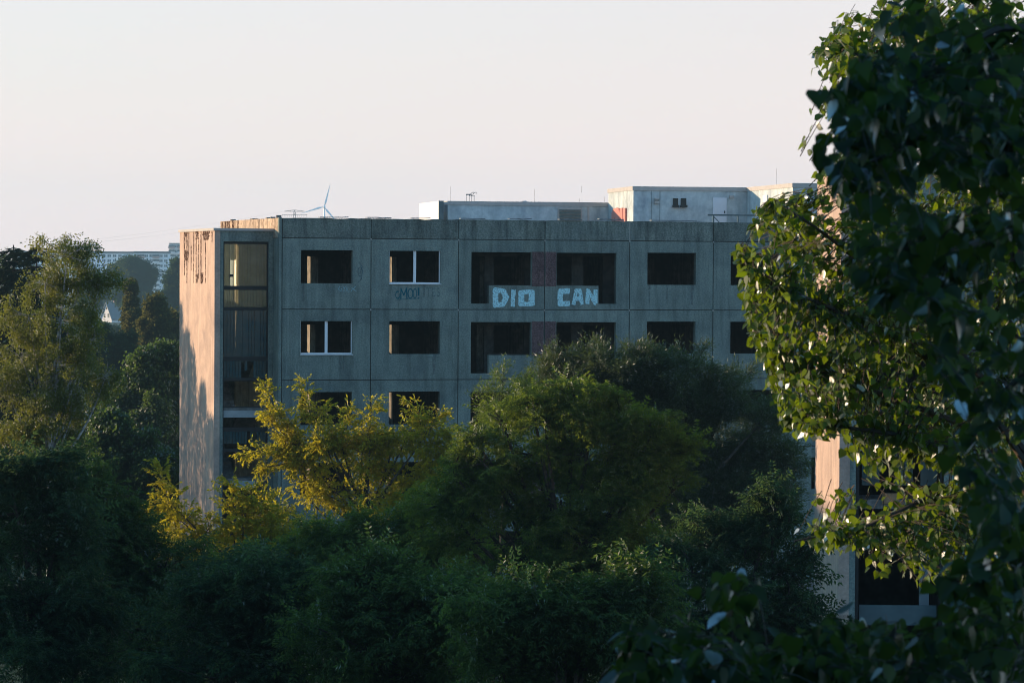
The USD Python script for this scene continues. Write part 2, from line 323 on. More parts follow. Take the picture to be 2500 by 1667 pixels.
# inner walls with doors, rear wall with open windows, loggia rear walls
door_u = [2.02, 1.75, 2.3, 1.1, 2.2, 1.6, 2.4, 2.0]
for k in range(5):
    zt, zb = zj[k]-0.10, zj[k+1]+0.10
    for b in range(NB):
        a0 = u0+PW*b
        du = door_u[b] + [0, 0.18, -0.22, 0.3, 0.1][k]*(1 if b % 2 else -1)*0.6
        pm = sbox(a0+0.08, zb+0.002, a0+PW-0.08, zt-0.002)
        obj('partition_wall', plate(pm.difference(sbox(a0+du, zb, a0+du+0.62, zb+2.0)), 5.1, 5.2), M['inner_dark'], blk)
        obj('rear_panel', plate(sbox(a0+g, zj[k+1]+g, a0+PW-g, zj[k]-g).difference(sbox(a0+1.25, zt-1.75, a0+2.65, zt-0.35)), 11.75, 12.0), M['panel'], blk)
        if b in (2, 3):
            dd = sbox(a0+0.62, zb, a0+1.5, zb+2.05) if b == 2 else sbox(a0+2.1, zb, a0+2.95, zb+2.05)
            ww = sbox(a0+1.9, zb+0.9, a0+3.2, zb+2.05) if b == 2 else sbox(a0+0.4, zb+0.9, a0+1.6, zb+2.05)
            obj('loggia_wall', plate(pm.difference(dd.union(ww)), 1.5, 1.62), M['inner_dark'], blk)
for b in range(7):
    for k in range(3):
        if b in (2, 3): continue
        a0, zt = u0+PW*b, zj[k]
        for _ in range(int(rng.integers(1, 4))):
            x_ = a0+rng.uniform(0.8, 2.8); w_ = rng.uniform(0.03, 0.10); l_ = rng.uniform(0.25, 0.85)
            pts = [(x_-w_*(1-0.6*i/6)*(0.7+0.5*rng.random()), zt-1.79-l_*i/6) for i in range(7)]+[(x_+w_*(1-0.6*i/6)*(0.7+0.5*rng.random()), zt-1.79-l_*i/6) for i in range(6, -1, -1)]
            obj('run_off_stain', plate(Polygon(pts).buffer(0), -0.003, -0.001), M['runoff'], blk)
# two windows keep their white frames
for (b, k) in [(1, 0), (0, 1)]:
    a0, zt = u0+PW*b, zj[k]
    x0, x1, z1, z0 = a0+WIN[0]+0.003, a0+WIN[1]-0.003, zt-WIN[2]-0.003, zt-WIN[3]+0.003
    fr = obj('window_frame', cat_([bx(x0, x1, 0.05, 0.12, z0, z0+0.055), bx((x0+x1)/2-0.055, (x0+x1)/2+0.055, 0.052, 0.118, z0+0.055, z1), bx(x1-0.035, x1, 0.052, 0.118, z0+0.055, z1), bx(x0, x0+0.018, 0.052, 0.118, z0+0.055, z1)]), M['white_frame'], blk, label='white window frame with its glass gone')
    obj('sill', bx(x0-0.03, x1+0.03, -0.05, 0.05, z0-0.03, z0-0.004), M['white_frame'], fr)
# bent metal flashing left on the roof edge
for (p0, p1, dz) in [(780, 850, 0.03), (895, 955, 0.02), (1005, 1050, 0.02), (1124, 1184, 0.02), (1243, 1297, 0.035), (1365, 1420, 0.025), (1462, 1520, 0.05), (1590, 1700, 0.02)]:
    ua, ub = A.uz(p0, 531)[0], A.uz(p1, 531)[0]
    n_ = 6; xs = np.linspace(ua, ub, n_); zz = ZR+0.01+dz*rng.random(n_)
    f1 = [(x, z) for x, z in zip(xs, zz)]
    obj('roof_flashing', plate(Polygon(f1+[(x, z+0.03) for x, z in f1[::-1]]), -0.07, 0.22), M['flash'], blk)
us = A.uz(1537.5, 560)[0]
obj('joint_strip', bx(us-0.012, us+0.012, -0.016, 0.0, ZT+0.03, ZR-0.04), M['coping'], blk)
for b in range(1, 7):
    for k in range(2):
        if rng.random() < 0.75: obj('joint_cap', bx(u0+PW*b-0.022, u0+PW*b+0.022, -0.008, 0.03, zj[k]-0.05, zj[k]+0.01), M['coping'], blk)

# graffiti (flat paint on the panels)
def letters(shapes, x0, x1, z0, z1):
    P = unary_union(shapes); a, b, c, d = P.bounds
    from shapely import affinity
    return affinity.affine_transform(P, [(x1-x0)/(c-a), 0, 0, (z1-z0)/(d-b), x0-a*(x1-x0)/(c-a), z0-b*(z1-z0)/(d-b)])
def strokes(lines, w): return unary_union([LineString(l).buffer(w, cap_style=2, join_style=1) for l in lines])
D = strokes([[(0.0, 0.05), (0.0, 1.0), (0.42, 0.92), (0.62, 0.5), (0.42, 0.06), (0.0, 0.0), (0.0, 0.2)]], 0.16)
I = strokes([[(0, 0), (0.02, 0.5), (0.05, 1)]], 0.15)
O = strokes([[(0, 0.05), (0.0, 0.9), (0.6, 0.95), (0.62, 0.02), (0.0, 0.0), (0.0, 0.2)]], 0.175)
C = strokes([[(0.62, 0.95), (0.0, 0.92), (0.0, 0.08), (0.62, 0.1)]], 0.175)
Aa = strokes([[(0, 0), (0.2, 0.95), (0.55, 0.95), (0.7, 0)], [(0.1, 0.42), (0.62, 0.42)]], 0.15)
N = strokes([[(0, 0), (0.03, 1), (0.6, 0.1), (0.62, 1.05)]], 0.15)
def wobble(P, amp=0.012):
    def ring(r_):
        c = np.array(LineString(r_.coords).segmentize(0.07).coords)[:-1]
        return c+amp*(meshkit.noise(np.stack([c[:, 0]*14, c[:, 1]*14, c[:, 0]*0], 1), 3)[:, None]-0.5)*2.2*np.array([1, 0.8])+0.3*amp*np.random.default_rng(len(c)).standard_normal(c.shape)
    out = [Polygon(ring(q.exterior), [ring(h) for h in q.interiors]).buffer(0) for q in getattr(P, 'geoms', [P]) if q.area > 1e-5]
    return unary_union(out)
def paint(name, shp, xa, xb, ya, yb, m_, label=None, off=0.004, amp=0.012):
    (ua, za), (ub, zb) = A.uz(xa, yb), A.uz(xb, ya)
    return obj(name, plate(wobble(letters([shp], ua, ub, za, zb), amp if m_ is M['spray_cyan'] else 0.002), -off, -off+0.003), m_, blk, label=label)
for (s_, xa, xb, ya, yb) in [(D, 1203, 1243, 702, 751), (I, 1246, 1259, 706, 749), (O, 1265, 1306, 707, 748), (C, 1361, 1392, 704, 748), (Aa, 1396, 1425, 705, 745), (N, 1429, 1459, 704, 744)]:
    paint('graffiti_letter', s_, xa, xb, ya, yb, M['spray_cyan'], 'pale cyan spray painted block letter')
th = 0.055
tagM = strokes([[(0.0, 0), (0.02, 0.95), (0.3, 0.35), (0.55, 1.0), (0.6, 0.0)]], th)
tagO = LineString([(0.3+0.28*math.cos(t), 0.5+0.5*math.sin(t)) for t in np.linspace(0, 6.28, 20)]).buffer(th)
tagQ = LineString([(0.5+0.4*math.cos(t), 0.3+0.3*math.sin(t)) for t in np.linspace(1.2, 6.6, 20)]).buffer(th)
paint('graffiti_tag', tagQ, 965, 977, 710, 730, M['spray_teal'])
paint('graffiti_tag', tagM, 977, 995, 702, 730, M['spray_teal'])
paint('graffiti_tag', tagO, 995, 1009, 704, 729, M['spray_teal'])
paint('graffiti_tag', tagO, 1008, 1018, 704, 729, M['spray_teal'])
paint('graffiti_tag', strokes([[(0, 0.25), (0, 1)], [(0, 0), (0, 0.1)]], 0.06), 1020, 1024, 702, 729, M['spray_teal'])
paint('graffiti_tag', strokes([[(0, 0), (1, 0.12)]], 0.02), 968, 1023, 728, 732, M['spray_teal'])
for (l_, xa, xb) in [([[(0, 1), (1, 1)], [(0.5, 1), (0.5, 0)]], 1040, 1052), ([[(0.8, 1), (0, 1), (0, 0), (0.8, 0)], [(0, 0.5), (0.6, 0.5)]], 1055, 1063), ([[(0.7, 0.9), (0.1, 0.9), (0, 0.55), (0.7, 0.4), (0.6, 0), (0, 0.1)]], 1066, 1074)]:
    paint('graffiti_tag', strokes(l_, 0.045), xa, xb, 703, 724, M['spray_dark'])
for (l_, xa, xb) in [([[(0.8, 0.9), (0.2, 1), (0, 0.5), (0.3, 0), (0.8, 0.2), (0.8, 0.5), (0.5, 0.5)]], 826, 835), ([[(0, 1), (0.4, 0.5), (0.8, 1)], [(0.4, 0.5), (0.3, -0.4)]], 836, 845), ([[(0.2, 0), (0.2, 1)], [(0.5, 1), (0.5, 0), (0.9, 0)]], 846, 853), ([[(0, 0), (0.9, 1)], [(0, 0.9), (1, 0.1)]], 855, 870)]:
    paint('graffiti_tag', strokes(l_, 0.05), xa, xb, 699, 712, M['spray_pale'])
paint('graffiti_tag', unary_union([tagO, LineString([(0.1, -0.6), (0.5, -0.2), (0.2, 0.2), (0.55, 1.0), (0.2, 1.5)]).buffer(0.05)]), 873, 886, 640, 690, M['spray_dark'])

# ------------------------------------------------------------------ the stair tower at its left end
tw = thing('stair_tower', 'sunlit pinkish stair tower with glazed front and damp streaks, left end of the block', 'building', A.o, PHI)
TU0, TU1, TV0, TV1, TZ = -2.37, -0.004, 1.03, 8.6, 15.42
GU0, GU1 = -2.02, -0.19
obj('side_wall', bx(TU0, TU0+0.22, TV0, TV1, 0, TZ), M['plaster'], tw, label='sunlit plaster side wall with damp streaks')
obj('pier', bx(TU0+0.222, GU0, TV0+0.004, TV0+0.25, 0, TZ-0.004), M['panel'], tw)
obj('pier', bx(GU1, TU1, TV0+0.004, TV0+0.25, 0, TZ-0.004), M['panel'], tw)
obj('lintel', bx(GU0+0.002, GU1-0.002, TV0+0.004, TV0+0.25, 15.0, TZ-0.004), M['panel'], tw)
obj('roof_coping', bx(TU0-0.06, TU1, TV0-0.07, TV1+0.05, TZ+0.002, TZ+0.10), M['coping'], tw)
obj('inner_wall', bx(TU1-0.10, TU1-0.002, TV0+0.26, TV1, 0, TZ-0.1), M['stair_white'], tw)
obj('inner_lining', bx(TU0+0.222, TU0+0.26, TV0+0.26, TV1-0.21, 0, TZ-0.1), M['stair_white'], tw)
obj('roof_slab', bx(TU0+0.262, TU1-0.102, TV0+0.26, TV1-0.21, TZ-0.2, TZ-0.02), M['stair_white'], tw)
rearp = sbox(TU0+0.23, 0, TU1, TZ)
for k in range(5): rearp = rearp.difference(sbox(TU0+(0.35, 0.95, 1.1, 1.1, 1.1)[k], zj[k+1]+(0.25, 0.6, 1.0, 1.0, 1.0)[k], TU1-(0.12, 0.5, 0.9, 0.9, 0.9)[k], zj[k]-0.08))
obj('rear_wall', plate(rearp, TV1-0.2, TV1), M['panel'], tw)
beams = []
for k in range(1, 5):
    for z_, h_ in ((zj[k]+0.82, 0.08), (zj[k], 0.065)):
        obj('beam', bx(GU0+0.002, GU1-0.002, TV0+0.09, TV0+0.20, z_-h_, z_+h_), M['dark_frame'], tw)
obj('frame', cat_([bx(GU0+0.002, GU0+0.05, TV0+0.10, TV0+0.18, 0.3, 14.998), bx(GU1-0.05, GU1-0.002, TV0+0.10, TV0+0.18, 0.3, 14.998), bx(GU0+0.05, GU1-0.05, TV0+0.10, TV0+0.18, 14.90, 14.998)]), M['dark_frame'], tw)
rows = [(13.24, 14.90), (12.41, 13.09), (10.45, 12.29), (9.61, 10.31), (7.0, 7.5)]
for ri, (za, zb) in enumerate(rows):
    x = GU0+0.055
    while x < GU1-0.08:
        w_ = rng.choice([0.115, 0.125, 0.245] if ri in (0, 2) else [0.115, 0.125])
        w_ = min(w_, GU1-0.055-x)
        xm = (x+w_/2-GU0)/(GU1-GU0)
        lo, hi = za, zb
        if ri == 0 and 0.10 < xm < 0.17: lo, hi = za+1.12, zb
        if ri == 0 and 0.17 < xm < 0.24: lo, hi = za+1.02, zb
        if ri == 3 and 0.45 < xm < 0.7: lo = za+0.45*rng.random()+0.2
        if ri == 4 and xm > 0.5 and rng.random() < 0.4: x += w_; continue
        hh = TV0+0.115+0.004*rng.random()
        cut = [(x+0.008, lo), (x+w_-0.008, lo+(0.05*rng.random() if lo != za else 0)), (x+w_-0.008, hi), (x+0.008, hi)]
        obj('glass_panel', cat_([plate(Polygon(cut), hh, hh+0.012), bx(x+0.008, x+0.018, hh+0.0125, hh+0.055, lo+0.06, hi), bx(x+w_-0.018, x+w_-0.008, hh+0.0125, hh+0.055, lo+0.06, hi)]), M['ufrost'] if ri < 2 else M['ufrost_teal'], tw)
        x += w_
obj('glass_shard', bx(GU0+0.24, GU0+0.42, TV0+0.118, TV0+0.14, 13.60, 13.70), M['dark_frame'], tw, label='dark strip across the broken pane')
for k in range(1, 5):                           # landings and flights
    obj('stair_landing', bx(TU0+0.225, TU1-0.105, TV0+0.30, TV0+1.7, zj[k]-1.32, zj[k]-1.14), M['slab'], tw)
    obj('stair_landing', bx(TU0+0.225, TU1-0.105, TV1-2.0, TV1-0.22, zj[k]-0.1, zj[k]+0.08), M['slab'], tw)
    for (ua, ub, zs, ze) in ((TU0+0.3, TU0+1.2, zj[k]-1.2, zj[k]), (TU0+1.3, TU0+2.2, zj[k]-1.2, zj[k]-2.7)):
        st = [(TV0+1.7+i*0.30, zs+(ze-zs)*i/8) for i in range(9)]
        poly = []
        for (v1_, z1_), (v2_, z2_) in zip(st[:-1], st[1:]): poly += [(v1_, z2_), (v2_, z2_)]
        poly = poly+[(v_, z_-0.22) for v_, z_ in st[::-1]]
        obj('stair_flight', side_plate(Polygon(poly).buffer(0), ua, ub), M['slab'], tw)
obj('landing_panel', bx(GU0+0.055, GU1-0.055, TV0+0.26, TV0+0.29, 8.03, 8.31), M['band'], tw, label='pale painted band across the open stairwell')
obj('landing_panel', bx(GU0+0.35, GU1-0.45, TV0+0.26, TV0+0.29, 5.23, 5.52), M['band'], tw)
# damp streaks on the sunlit side
def vat(px): # v along the side face seen at px
    r = (px-W0/2)/FPX
    best = min(np.linspace(TV0, TV1, 400), key=lambda v: abs(A.w(TU0, v, 0)[0]/A.w(TU0, v, 0)[1]-r)); return best
def zat(py, v): return 14-(py-650.3)/FPX*A.w(TU0, v, 0)[1]
for (pa, pb, ya, yb, taper) in [(448, 457, 561, 578, .9), (448, 451, 575, 672, .6), (454, 457, 580, 690, .5), (450, 458, 610, 636, 1.), (459, 461, 562, 640, .6), (471, 473, 563, 690, .7), (476, 484, 561, 583, .9), (477, 479, 580, 690, .6), (483, 485, 580, 680, .6), (488, 491, 561, 690, .7), (493, 511, 561, 585, .75), (500, 502, 580, 690, .8), (477, 483, 668, 690, .6), (488, 496, 665, 692, .6), (515, 518, 565, 590, .5), (465, 467, 600, 660, .5)]:
    va, vb = vat(pb), vat(pa); n_ = 12
    zt, zb = zat(ya, va), zat(yb, va)
    left = [(va+(vb-va)*(0.5-0.5*(1-(1-taper)*i/n_)*(0.75+0.5*rng.random())), zt+(zb-zt)*i/n_) for i in range(n_+1)]
    right = [(va+(vb-va)*(0.5+0.5*(1-(1-taper)*i/n_)*(0.75+0.5*rng.random())), zt+(zb-zt)*i/n_) for i in range(n_+1)]
    obj('damp_stain', side_plate(Polygon(left+right[::-1]).buffer(0.004), TU0-0.004, TU0-0.002), M['stain'], tw)

# ------------------------------------------------------------------ the nearer wing behind the poplar, right
R = Frame(2053, 68.0, math.radians(-1.5))
rw = thing('near_stair_tower', 'nearer stair tower with sunlit left wall, half hidden behind the poplar', 'building', R.o, R.phi)
RZ = 16.1
obj('side_wall', bx(0, 0.22, 0, 7.6, 0, RZ), M['plaster'], rw)
obj('pier', bx(0.222, 0.345, 0.003, 0.25, 0, RZ-0.003), M['panel'], rw)
ur = lambda px, py=1200: R.uz(px, py)[0]
G0, G1 = 0.42, ur(2296)
obj('frame', cat_([bx(0.347, G0, 0.05, 0.2, 0, RZ-0.5), bx(G1, G1+0.07, 0.05, 0.2, 0, RZ-0.5)]), M['dark_frame'], rw)
obj('pier', bx(G1+0.072, G1+0.55, 0.003, 0.25, 0, RZ-0.003), M['panel'], rw)
obj('lintel', bx(G0, G1, 0.003, 0.25, RZ-0.9, RZ-0.003), M['panel'], rw)
obj('coping', bx(-0.06, G1+0.55, -0.06, 7.65, RZ+0.002, RZ+0.1), M['coping'], rw)
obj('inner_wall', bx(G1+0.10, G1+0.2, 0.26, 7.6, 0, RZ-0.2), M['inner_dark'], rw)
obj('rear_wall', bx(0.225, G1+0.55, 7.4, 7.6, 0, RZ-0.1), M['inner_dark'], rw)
zr = lambda py: R.uz(2150, py)[1]
for y_, h_ in ((1577, 0.06), (760, 0.07), (1090, 0.06), (1000, 0.05)):
    obj('beam', bx(G0+0.002, G1-0.002, 0.06, 0.18, zr(y_)-h_, zr(y_)+h_), M['dark_frame'], rw)
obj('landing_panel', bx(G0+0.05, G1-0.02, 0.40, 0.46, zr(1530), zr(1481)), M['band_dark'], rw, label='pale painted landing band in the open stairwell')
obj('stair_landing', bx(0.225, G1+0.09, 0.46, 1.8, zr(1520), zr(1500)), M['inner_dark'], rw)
obj('stair_landing', bx(0.225, G1+0.09, 0.40, 1.8, zr(1245), zr(1222)), M['slab'], rw)
obj('timber_board', bx(ur(2158), ur(2200), 0.34, 0.39, zr(1232), zr(1206)), M['timber'], rw, label='old brown board across the stairwell')
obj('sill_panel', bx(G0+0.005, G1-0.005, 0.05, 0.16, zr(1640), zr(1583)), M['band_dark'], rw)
obj('door_post', bx(ur(2257), ur(2281), 0.9, 1.0, zr(1500), zr(1352)), M['band'], rw)
for k in range(9):
    x_ = G0+0.06+k*(G1-G0-0.12)/9
    if k in (2, 3, 6): continue
    obj('glass_panel', bx(x_, x_+0.19, 0.1, 0.13, zr(1185), zr(1096)), M['ufrost_teal'], rw)
# the wing's own front, a step behind
wing = thing('near_wing', 'grey concrete panel wing right of the nearer stair tower, behind poplar leaves', 'building', R.o, R.phi)
for k in range(5):
    for b in range(2):
        a0 = G1+0.56+PW*b
        obj('wall_panel', plate(sbox(a0+g, zj[k+1]+g, a0+PW-g, zj[k]-g).difference(sbox(a0+0.76, zj[k]-1.78, a0+2.85, zj[k]-0.47)), 0.8, 1.05), M['panel'], wing)
for b in range(2): obj('parapet_panel', plate(sbox(G1+0.56+PW*b+g, ZT+g, G1+0.56+PW*(b+1)-g, ZR), 0.79, 1.0), M['parapet'], wing)
obj('plinth', bx(G1+0.57, G1+0.56+2*PW, 0.85, 1.05, 0, zj[5]-g), M['slab'], wing)
obj('rear_wall', bx(G1+0.57, G1+0.56+2*PW, 11.8, 12, 0, ZR), M['panel'], wing)
obj('end_wall', bx(G1+0.57+2*PW, G1+0.8+2*PW, 0.8, 12, 0, ZR), M['panel'], wing)
obj('roof_slab', bx(G1+0.57, G1+0.56+2*PW, 1.06, 11.79, ZR-0.5, ZR-0.3), M['slab'], wing)
for k in range(1, 6): obj('floor_slab', bx(G1+0.57, G1+0.56+2*PW, 1.06, 11.79, zj[k]-0.1, zj[k]+0.1), M['slab'], wing)
obj('cross_wall', bx(G1+0.57, G1+0.7, 1.06, 11.79, 0, ZR-0.5), M['inner'], wing)

# ------------------------------------------------------------------ the pale building behind, only its roof storey shows
B = Frame(1545, 205.0, math.radians(10))
pb = thing('pale_building', 'pale rendered building with flat roof structures behind the derelict block', 'building', B.o, B.phi)
zb_ = lambda px, py, v=0: B.uz(px, py, v)
RB = 16.4
LV = 7.9
ub0, ub1, uL = 0.0, zb_(1824, 458)[0], zb_(1094, 492, LV)[0]
ZP = zb_(1545, 455)[1]; ZL = zb_(1094, 491, LV)[1]
us0 = zb_(1082, 490, LV-0.6)[0]
obj('wall', bx(uL-9, ub1+26, -11.3, 19, 0, RB-0.003), M['bwall'], pb)
obj('roof', bx(uL-9.05, ub1+26.05, -11.35, 19.05, RB, RB+0.06), M['flash'], pb)
def coped(name, x0, x1, y0, y1, z1, parent):
    w_ = obj(name, bx(x0, x1, y0, y1, RB+0.06, z1-0.25), M['bwall'], parent)
    obj('coping', bx(x0-0.06, x1+0.06, y0-0.06, y1+0.06, z1-0.25, z1), M['coping'], w_)
    return w_
coped('machine_room', 0, ub1-0.01, 0, 7.7, ZP, pb)
coped('machine_room', ub1, ub1+25, -11.2, 7.7, ZP, pb)
lowb = coped('low_roof_room', uL, 2.5, LV, LV+8, ZL, pb)
obj('white_box', bx(us0-0.3, us0, LV-0.6, LV+7.9, RB+0.35, ZL-0.02), M['bwhite'], pb)
obj('white_box', bx(us0-0.3, us0+0.02, LV-0.72, LV-0.605, RB+0.35, ZL), M['rail'], pb)
x1436 = zb_(1436, 520, LV)[0]
obj('wall_trim', bx(x1436-0.06, x1436+0.06, LV-0.05, LV-0.003, RB+0.1, ZL-0.3), M['coping'], pb)
va_, vb_ = zb_(1365, 511, LV), zb_(1417, 545, LV)
fr = obj('louvre_frame', cat_([bx(va_[0]-0.1, vb_[0]+0.1, LV-0.06, LV-0.02, vb_[1]-0.1, va_[1]+0.1)]), M['coping'], pb)
for i in range(9):
    z_ = va_[1]-0.09*i-0.02
    sl = bx(va_[0], vb_[0], LV-0.13, LV-0.07, z_-0.06, z_)
    obj('louvre', sl, M['louvre'], pb)
def panel_px(name, xa, xb, ya, yb, v, th_, m_, parent=pb, label=None):
    (a, c), (b, d) = zb_(xa, yb, v), zb_(xb, ya, v)
    return obj(name, bx(a, b, v-th_, v-0.003, c, d), m_, parent, label=label)
dr = panel_px('door', 1740, 1774, 483, 556, 0, 0.05, M['doorwhite']); 
panel_px('handle', 1768, 1770, 515, 521, -0.055, 0.04, M['dark_frame'], dr)
for (xa, xb, ya, yb) in [(1643, 1655, 484.5, 505), (1662, 1675, 484.5, 505)]:
    v_ = panel_px('vent', xa, xb, ya, yb, 0, 0.06, M['darkvent'])
    panel_px('hood', xa-1.5, xb+2, yb-4, yb+1.5, -0.06, 0.18, M['darkvent'], v_)
for (xa, xb, ya, yb) in [(1598, 1608, 484, 488), (1597, 1609, 491, 497)]:
    panel_px('wall_lamp', xa, xb, ya, yb, 0, 0.22, M['coping'])
panel_px('wall_lamp', 1598, 1608, 488, 491, 0, 0.16, M['rail'])
panel_px('wall_lamp', 1780, 1790, 478, 484, 0, 0.2, M['coping'])
for px_ in (1590, 1611): panel_px('wall_joint', px_-0.7, px_+0.7, 462, 545, 0, 0.012, M['rail'])
# second door and railing on the roof edge
sec = bx(0, 0.05, 0, 1.0, 0, 2.1)
obj('door', bx(ub1-0.06, ub1-0.004, -5.2, -4.2, RB+0.1, RB+2.2), M['doorwhite'], pb)
ra, rb2 = zb_(1728, 523, -10.6)[0], ub1-0.1
zrail = zb_(1740, 524, -10.6)[1]
obj('railing', cat_([bx(ra, rb2, -10.63, -10.57, zrail-0.08, zrail+0.02)]+[bx(x_-0.04, x_+0.04, -10.64, -10.56, RB+0.06, zrail-0.08) for x_ in np.linspace(ra+0.35, rb2-0.1, 4)]+[tube([(ra+0.35, -10.6, zrail-0.1), (ra+1.0, -10.6, RB+0.1)], 0.03, n=4)]), M['rail'], pb)
# red letters on the sunlit left wall of the roof room: an arch with notch and an upright stroke
def pat(px):
    r = (px-W0/2)/FPX
    return min(np.linspace(-1, 9, 900), key=lambda v: abs(B.w(0, v, 0)[0]/B.w(0, v, 0)[1]-r))
def zpy(py, v): return 14-(py-656.5)/FPX*B.w(0, v, 0)[1]
v1_, v2_ = pat(1523), pat(1528.5)
obj('red_letter', side_plate(sbox(v2_, RB+0.3, v1_, zpy(508, v1_)), -0.12, -0.003), M['red'], pb, label='upright stroke of a red sign letter')
arch = Polygon([(pat(1495), RB+0.3), (pat(1495), zpy(520, 5)), (pat(1499), zpy(510, 5)), (pat(1507), zpy(507, 5)), (pat(1512), zpy(509, 5)), (pat(1514), zpy(522, 5)), (pat(1516), zpy(509, 5)), (pat(1521), zpy(508, 4)), (pat(1522), RB+0.3), (pat(1514), RB+0.3), (pat(1514), zpy(526, 5)), (pat(1512), RB+0.3), (pat(1506), RB+0.3), (pat(1503), zpy(527, 5)), (pat(1500), RB+0.3)])
obj('red_letter', side_plate(arch.buffer(0), -0.12, -0.003), M['red'], pb, label='rounded red sign letter, only its top showing')
# ladder hoops and aerials on the low roof room
def rod(px, ya, yb, v, r, m_, name, parent=pb):
    (a, c), (b, d) = zb_(px, yb, v), zb_(px, ya, v)
    return obj(name, tube([(a, v, c), (a, v, d)], r, n=5), m_, parent)
lad = []
for px_ in (1139, 1145.5): 
    (a, c), (b, d) = zb_(px_, 493, LV+3), zb_(px_, 475, LV+3); lad.append(tube([(a, LV+3, c-0.2), (a, LV+3, d)], 0.018, n=4))
for px_ in (1151, 1157.5):
    (a, c), (b, d) = zb_(px_, 493, LV+3), zb_(px_, 479, LV+3)
    lad.append(tube([(a, LV+3, c-0.2), (a, LV+3, d), (a-0.02, LV+3, d+0.05)], 0.018, n=4))
    lad.append(tube([(a+0.02+0.16*math.cos(t)*0.6+0.10*math.sin(t), LV+3, d+0.12+0.13*math.sin(t)) for t in np.linspace(0.2, 5.6, 14)], 0.016, n=4))
(a, c), (b, d) = zb_(1138, 475, LV+3), zb_(1152, 474, LV+3); lad.append(bx(a, b, LV+2.97, LV+3.03, c-0.04, c+0.03))
obj('roof_ladder', cat_(lad), M['rail'], pb)
(a, c) = zb_(1280, 493, LV+4)
dm = trimesh.creation.icosphere(2, 0.25); dm.apply_scale([1.1, 1, 0.6]); dm.apply_translation([a, LV+4, ZL]); obj('roof_dome', dm, M['coping'], pb, smooth=True)
for (px_, ya, yb) in [(1100, 456, 493), (1305, 462, 493), (1414, 485, 493), (1420, 470, 455), (1895, 412, 452), (1475, 480, 494)]:
    rod(px_, min(ya, yb), max(ya, yb), LV+1 if px_ < 1480 else 4, 0.012, M['coping'], 'aerial')

# ------------------------------------------------------------------ far things: pylon, wind turbine, blocks, house
ptop = at(719, 513, 1500.0); gzp = terrain(0, 1500)
py_ = thing('lattice_pylon', 'lattice power pylon whose crossarms show above the roof edge', 'pylon', (ptop[0], ptop[1], gzp))
H = ptop[2]-gzp
def lattice_arm(z, w, h, n):
    out = [tube([(-w, 0, z), (w, 0, z)], 0.10, n=4)]
    if h: 
        out += [tube([(-w, 0, z), (-w*.1, 0, z+h), (w*.1, 0, z+h), (w, 0, z)], 0.08, n=4)]
    for i in range(n):
        x_ = -w+2*w*(i+0.5)/n; out.append(tube([(x_, 0, z), (x_, 0, z-1.1)], 0.05, n=4))
    return cat_(out)
obj('crossarm', lattice_arm(H-2.1, 5.8, 0, 12), M['pylon'], py_)
obj('crossarm', lattice_arm(H-0.6, 4.6, 0.6, 0), M['pylon'], py_)
legs = []
for sx in (-1, 1):
    for sy in (-1, 1): legs.append(tube([(sx*2.6, sy*2.6, 0), (sx*0.5, sy*0.5, H-4), (sx*0.15, sy*0.15, H)], 0.10, n=4))
for z_ in np.linspace(2, H-3, 9): legs.append(tube([(-1.3*(1-z_/H)-.4, 0, z_), (1.3*(1-z_/H)+.4, 0, z_+2)], 0.06, n=4)); legs.append(tube([(1.3*(1-z_/H)+.4, 0, z_), (-1.3*(1-z_/H)-.4, 0, z_+2)], 0.06, n=4))
legs += [tube([(-0.4, 0, H-2.1), (0, 0, H), (0.8, 0, H-2.1)], 0.07, n=4)]
obj('mast', cat_(legs), M['pylon'], py_)
for x_, z_ in ((-5.7, H-3.2), (-4.4, H-0.6)):
    e_ = at(60, 606 if z_ < H-2 else 601, 1420.0)-np.array([ptop[0], ptop[1], gzp])
    obj('cable', tube(bez(np.array([x_, 0, z_]), (np.array([x_, 0, z_])+e_)/2-np.array([0, 0, 3.0]), e_, 14), 0.018, n=3), M['pylon'], py_)

hub = at(791.5, 505, 3000.0); gzt = -10.0
tb = thing('wind_turbine', 'white three bladed wind turbine far beyond the roof of the derelict block', 'wind turbine', (hub[0], hub[1], gzt))
HH = hub[2]-gzt
obj('tower', tube([(0, 1.5, 0), (0, 1.5, HH)], 1.5, 0.75, n=12), M['turbine'], tb, smooth=60)
nac = bx(-1.0, 1.0, -0.8, 4.0, HH-1.0, HH+1.1); obj('nacelle', nac, M['turbine'], tb)
hb = trimesh.creation.icosphere(2, 1.15); hb.apply_translation([0, -1.2, HH]); obj('hub', hb, M['turbine'], tb, smooth=True)
for (tx, ty) in ((807, 447), (744, 519), (822, 541)):
    q = at(tx, ty, 3000.0)-hub; dirv = np.array([q[0], 0, q[2]]); L = 22.0; dirv /= np.linalg.norm(dirv)
    nv = np.array([-dirv[2], 0, dirv[0]])
    prof = [(0.6, 0.45), (2.5, 0.6), (4.5, 1.15), (9, 0.85), (15, 0.55), (L, 0.12)]
    v, f = [], []
    for s_, w_ in prof:
        c_ = dirv*s_+nv*(-0.25*w_)
        for k_, th_ in ((-1, 0), (0, 0.22), (1, 0), (0, -0.22)):
            v.append(c_+nv*w_*k_*0.8+np.array([0, th_*max(w_, .4), 0])+np.array([0, -1.2, HH]))
    for i in range(len(prof)-1):
        for j in range(4): f.append([i*4+j, i*4+(j+1) % 4, (i+1)*4+(j+1) % 4, (i+1)*4+j])
    obj('blade', (np.array(v), np.array(f)), M['turbine'], tb)

